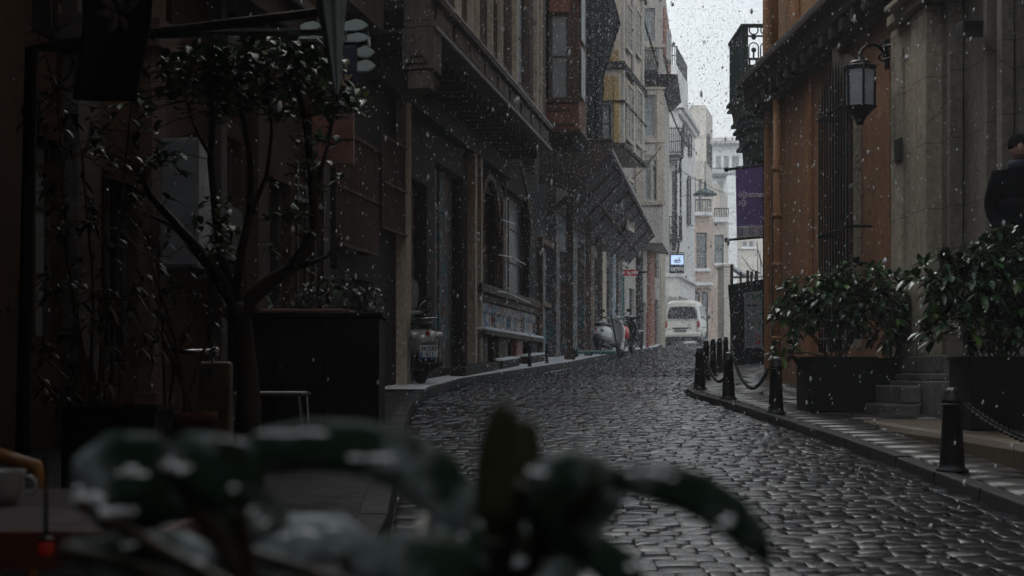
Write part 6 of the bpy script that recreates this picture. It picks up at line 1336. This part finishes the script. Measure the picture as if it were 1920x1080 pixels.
# ================================================================== person
def person():
    t = thing("person", "person in dark winter coat and hat standing by the door at right", "person", (4.62, 12.95, 1.44), R(-12))
    s = 1.0; J = {}
    vs = [(0, 0, .93), (0, .0, 1.12), (0, .0, 1.32), (0, -.01, 1.46), (0, -.02, 1.53), (-.10, 0, .88), (-.12, -.02, .48), (-.12, .02, .08), (-.12, -.1, .03), (.10, 0, .88), (.12, -.03, .48), (.13, .02, .08), (.13, -.1, .03),
          (-.19, 0, 1.40), (-.25, .02, 1.14), (-.20, -.14, .95), (-.14, -.2, .93), (.19, 0, 1.40), (.25, .02, 1.14), (.2, -.14, .96), (.14, -.2, .94)]
    rd = [.16, .165, .185, .11, .065, .12, .085, .06, .05, .12, .085, .06, .05, .10, .072, .055, .035, .10, .072, .055, .035]
    es = [(0, 1), (1, 2), (2, 3), (3, 4), (0, 5), (5, 6), (6, 7), (7, 8), (0, 9), (9, 10), (10, 11), (11, 12), (2, 13), (13, 14), (14, 15), (15, 16), (2, 17), (17, 18), (18, 19), (19, 20)]
    me = bpy.data.meshes.new("body"); me.from_pydata(vs, es, []); o = bpy.data.objects.new("body", me); COL.objects.link(o); o.parent = t
    m = o.modifiers.new("skin", 'SKIN'); sv = me.skin_vertices[0].data
    for i, r in enumerate(rd): sv[i].radius = (r, r * (.75 if i in (1, 2) else 1))
    sv[0].use_root = True; sb_ = o.modifiers.new("sub", 'SUBSURF'); sb_.levels = 2; sb_.render_levels = 2; me.materials.append(M['coat'])
    # head: shaped face facing -y
    n, k = 18, 14; vv = []
    for j in range(k + 1):
        th = math.pi * j / k
        for i in range(n):
            ph = 2 * math.pi * i / n; x = math.sin(th) * math.cos(ph); y_ = math.sin(th) * math.sin(ph); z = math.cos(th)
            r = 1.0; fr_ = max(0, -y_)
            px_, py_, pz_ = x * .075, y_ * .095, z * .118
            if z < -.2: px_ *= 1 - .25 * (-z - .2); py_ *= 1 - .1 * (-z)
            if fr_ > .9 and -.25 < z < .1: py_ -= .02 * (1 - abs(z + .1) / .2)
            if fr_ > .8 and .05 < z < .3 and abs(x) > .2: py_ += .006
            vv.append((px_, py_, 1.655 + pz_))
    h = MB().add(vv, [(j * n + i, (j + 1) * n + i, (j + 1) * n + (i + 1) % n, j * n + (i + 1) % n) for j in range(k) for i in range(n)]).build("head", M['skin'], t, smooth=True)
    for sgn in (-1, 1): MB().ell((sgn * .03, -.083, 1.67), (.012, .006, .007), 8, 5).build("eye", M['hair'], h); MB().ell((sgn * .077, 0, 1.65), (.01, .018, .03), 8, 5).build("ear", M['skin'], h)
    MB().ell((0, -.088, 1.597), (.024, .006, .006), 8, 5).build("mouth", M['table_edge'], h)
    MB().lathe([(.09, 1.665), (.098, 1.68), (.098, 1.72), (.085, 1.765), (.05, 1.795), (.01, 1.80)], (0, .012, 0), 18).build("hat", M['coat'], t, smooth=True)
    MB().lathe([(.085, 1.46), (.11, 1.48), (.11, 1.53), (.095, 1.555)], (0, 0, 0), 16).build("scarf", M['navy_cloth'], t, smooth=True)
    MB().lathe([(.225, .72), (.235, .74), (.215, .95), (.20, 1.1), (.21, 1.2)], (0, 0, 0), 18, Matrix.Diagonal((1, .78, 1))).build("coat_skirt", M['coat'], t, smooth=True)
    for sgn in (-1, 1):
        hd = MB().ell((sgn * .11, -.235, .935), (.028, .045, .034), 10, 7)
        for q in range(4): hd.tube([(sgn * .105, -.26, .955 - q * .016), (sgn * .075, -.285, .952 - q * .016), (sgn * .05, -.272, .95 - q * .016)], .0085, 6, .007)
        hd.tube([(sgn * .12, -.25, .965), (sgn * .10, -.28, .985), (sgn * .085, -.285, .985)], .009, 6, .008); hd.build("hand", M['coat'], t, smooth=True, lab="dark gloved hand")
    return t
person()
# ================================================================== foreground plant, snow on its leaves
FP = thing("foreground_plant", "blurred evergreen plant with snow on its long leaves right in front of the camera", "plant", (-.05, .72, .30))
def bleaf(mb, pts, ws, Ys_, fl=.35, cup=.25):
    """pts: pixel spine, ws: half widths in pixels, across = mostly vertical in view tilted in depth"""
    n = len(pts); ctr = [P(x, y_, Ys_[i] if isinstance(Ys_, (list, tuple)) else Ys_) for i, (x, y_) in enumerate(pts)]; out = []
    for i, c in enumerate(ctr):
        tg = (ctr[min(i + 1, n - 1)] - ctr[max(i - 1, 0)]).normalized(); s = tg.cross(Vector((0, 1, 0))).normalized()
        w = ws[i] * c.y / F; dv = Vector((0, 1, 0)); a = (s * fl + dv * (1 - fl)).normalized()
        for u in (-1, -.55, 0, .55, 1): out.append(c + a * w * u * 1.0 + s * w * .9 * u * (1 if fl > 0 else 0) * .0 + Vector((0, 0, -1)) * cup * w * u * u)
    mb.add(out, [(i * 5 + k, i * 5 + k + 1, (i + 1) * 5 + k + 1, (i + 1) * 5 + k) for i in range(n - 1) for k in range(4)]); return ctr
st = MB(); lf = MB(); lo = MB(); snw = MB()
def addleaf(mb, pts, ws, Y, fl=.9, cup=.2, root=None):
    c = bleaf(mb, pts, [w_ * 1.28 for w_ in ws], Y, fl, cup)
    if root: st.tube([c[0], root], .004, 6)
core = P(760, 1130, .72); core2 = P(930, 1140, .74); core3 = P(480, 1130, .72)
addleaf(lf, [(430, 850), (500, 832), (580, 822), (670, 828), (750, 850), (820, 895), (862, 950), (880, 1000)], [8, 28, 36, 40, 44, 46, 36, 8], .72, .85, root=core3)
addleaf(lo, [(925, 1010), (930, 950), (938, 890), (942, 830), (944, 780), (944, 742)], [8, 32, 38, 36, 24, 3], .70, 1, root=core2)
addleaf(lo, [(945, 960), (965, 900), (985, 850), (990, 800), (992, 785)], [6, 26, 26, 16, 3], .74, 1, root=core2)
addleaf(lf, [(985, 905), (1030, 885), (1075, 876), (1120, 880), (1165, 900)], [10, 28, 34, 26, 6], .66, .8, root=core2)
addleaf(lf, [(1070, 890), (1070, 930), (1072, 970), (1078, 1010), (1105, 1050)], [80, 78, 62, 40, 8], .68, 1, root=core2)
addleaf(lf, [(1130, 900), (1190, 892), (1250, 900), (1310, 920), (1370, 958), (1415, 1005), (1445, 1058)], [10, 26, 32, 34, 32, 26, 5], .66, .9, root=core2)
addleaf(lf, [(150, 945), (185, 895), (230, 868), (290, 858), (330, 870)], [20, 55, 64, 46, 10], .78, .9, root=core3)
addleaf(lf, [(190, 980), (240, 930), (290, 910), (340, 930), (360, 960)], [10, 50, 60, 40, 10], .80, .9, root=core3)
addleaf(lf, [(300, 860), (340, 850), (400, 868), (450, 905), (480, 940)], [20, 40, 58, 50, 10], .70, .9, root=core3)
addleaf(lf, [(380, 930), (430, 945), (480, 960), (540, 975)], [30, 50, 46, 10], .74, .9, root=core3)
addleaf(lf, [(380, 1010), (450, 1020), (540, 1005), (640, 1000), (700, 1020)], [20, 46, 40, 34, 8], .80, .8, root=core)
addleaf(lf, [(120, 1030), (220, 1040), (330, 1035), (420, 1060)], [20, 40, 42, 20], .78, .8, root=core3)
addleaf(lf, [(640, 1050), (740, 1040), (830, 1060), (900, 1100)], [20, 44, 60, 40], .70, .8, root=core)
addleaf(lf, [(830, 1020), (920, 1030), (1010, 1045), (1090, 1080)], [24, 50, 60, 40], .76, .8, root=core)
addleaf(lf, [(1060, 1010), (1120, 1030), (1170, 1065), (1210, 1110)], [14, 30, 30, 10], .74, .8, root=core2)
addleaf(lf, [(800, 960), (850, 985), (900, 1040), (940, 1100)], [10, 40, 40, 10], .82, .9, root=core)
for c in (core, core2, core3): st.tube([c, Vector((-.05 + (c.x + .05) * .3, .72, .60))], .007, 6)
lf.build("leaves", M['leaf_front'], FP, True, smooth=True, solid=.0012); lo.build("leaves", M['leaf_olive'], FP, True, smooth=True, solid=.0012, lab="young olive coloured leaves"); st.build("stems", M['stem'], FP, True)
random.seed(5)
def snowpatch(px, py, w, h, Y, n=5):
    for i in range(max(2, int(n * .6))):
        c = P(px + random.uniform(-.7, .7) * w, py + random.uniform(-.5, .5) * h, Y - .012 + random.uniform(-.004, .004)); k = Y / F
        snw.ell(c, (w * k * random.uniform(.2, .45), .006, h * k * random.uniform(.2, .4)), 8, 6)
for q in ((140, 930, 12, 24, .77, 5), (175, 950, 34, 32, .76, 9), (235, 965, 24, 28, .77, 6), (240, 885, 55, 12, .76, 5), (325, 868, 26, 24, .69, 7), (350, 880, 20, 16, .68, 4), (425, 915, 24, 12, .7, 4), (450, 955, 36, 10, .72, 5), (485, 975, 18, 14, .72, 5), (440, 825, 26, 8, .71, 3), (560, 812, 80, 8, .71, 7), (690, 855, 50, 12, .7, 6), (722, 868, 26, 18, .7, 7), (1030, 888, 38, 6, .65, 4), (1000, 885, 16, 12, .65, 3), (1210, 884, 40, 11, .64, 7), (1255, 892, 26, 8, .64, 3), (1365, 975, 24, 12, .64, 3), (600, 995, 60, 10, .78, 5), (535, 1005, 20, 10, .78, 4), (240, 1025, 24, 10, .76, 3), (360, 1050, 30, 10, .76, 3), (850, 1010, 26, 28, .73, 5), (960, 1050, 60, 22, .73, 9), (1060, 1030, 30, 18, .73, 4), (1195, 1062, 20, 12, .72, 3), (900, 1060, 40, 16, .73, 5)):
    snowpatch(*q)
tag(snw.build("snow_patches", M['snow'], FP, True, smooth=True), kind='stuff')
MB().lathe([(.12, .12), (.15, .5), (.165, .51), (.165, .58), (.145, .58), (.14, .55)], (-.05, .72, 0), 24).build("pot", M['planter_black'], FP, True, smooth=True)
MB().lathe([(.13, .556), (.141, .565)], (-.05, .72, 0), 20).build("soil", M['soil'], FP, True)
# ================================================================== buildings behind the camera (they shade the street)
BB = thing("rear_building", "tall dark building closing the street behind the camera", "building", (0, -18, 0))
MB().box(-12, 14, -22, -18, -2, 25).build("wall", M['old_dark'], BB, True)
# ================================================================== falling snow
random.seed(99); vs = []; fs = []
def flake(x, y_, z, r):
    b = len(vs); tx, tz = random.uniform(-.35, .1), 1
    e = random.uniform(1.1, 3.0); w = r
    if y_ < 11:
        for k, (rr, zz) in enumerate(((.62, .62), (1, .1), (.85, -.42))):
            for i in range(6): a = i * 1.0472 + k * .5; q = random.uniform(.75, 1.15); vs.append((x + rr * r * q * math.cos(a) - tx * r * e * zz, y_ + rr * r * q * math.sin(a), z + zz * r * e))
        vs.extend([(x - tx * r * e, y_, z + r * e), (x + tx * r * e, y_, z - r * e * .9)])
        for k in range(2): fs.extend([(b + k * 6 + i, b + k * 6 + (i + 1) % 6, b + k * 6 + 6 + (i + 1) % 6, b + k * 6 + 6 + i) for i in range(6)])
        fs.extend([(b + i, b + 18, b + (i + 1) % 6) for i in range(6)]); fs.extend([(b + 12 + i, b + 12 + (i + 1) % 6, b + 19) for i in range(6)]); return
    vs.extend([(x - tx * r * e, y_, z + r * e), (x + w, y_, z), (x, y_ + w, z), (x - w, y_, z), (x, y_ - w, z), (x + tx * r * e, y_, z - r * e)])
    fs.extend([(b, b + 1, b + 2), (b, b + 2, b + 3), (b, b + 3, b + 4), (b, b + 4, b + 1), (b + 5, b + 2, b + 1), (b + 5, b + 3, b + 2), (b + 5, b + 4, b + 3), (b + 5, b + 1, b + 4)])
N = 0
while N < 195000:
    y_ = 1.1 + (62 - 1.1) * random.random() ** .47; x = random.uniform(-8, 15); z = random.uniform(0, 17)
    if abs(x) > .38 * y_ + .8 or z > 1.06 + .28 * y_ + .5 or z < SL * y_ or z < 1.06 - .16 * y_: continue
    if y_ < 33:
        if x < -5.3 + .176 * y_ + .25: continue
    elif x < -7.75 + .25 * y_ + .2: continue
    if y_ < 24 and x > 5.34 - .045 * y_ - .15: continue
    if y_ < 9 and x < -.9 and z < 3.9 and random.random() < .97: continue
    flake(x, y_, z, min(.010, random.lognormvariate(-5.42, .36))); N += 1
me = bpy.data.meshes.new("falling_snow"); me.from_pydata(vs, [], fs); me.update(); me.materials.append(M['flake']); fo = bpy.data.objects.new("falling_snow", me); COL.objects.link(fo)
me.polygons.foreach_set("use_smooth", [True] * len(fs))
tag(fo, "wet snowflakes falling through the whole street", "snow", kind="stuff")
# haze
hz = MB().box(-40, 60, -30, 135, -4, 24).build("haze", None); hm = bpy.data.materials.new("haze"); hm.use_nodes = True; hn = hm.node_tree; hn.nodes.clear()
ho = hn.nodes.new("ShaderNodeOutputMaterial"); pv = hn.nodes.new("ShaderNodeVolumePrincipled"); pv.inputs['Density'].default_value = HAZE; pv.inputs['Color'].default_value = (.86, .9, .95, 1); pv.inputs['Anisotropy'].default_value = .2
hn.links.new(pv.outputs[0], ho.inputs['Volume']); hz.data.materials.append(hm); tag(hz, "thin cold snow haze filling the street", "haze", kind="stuff")
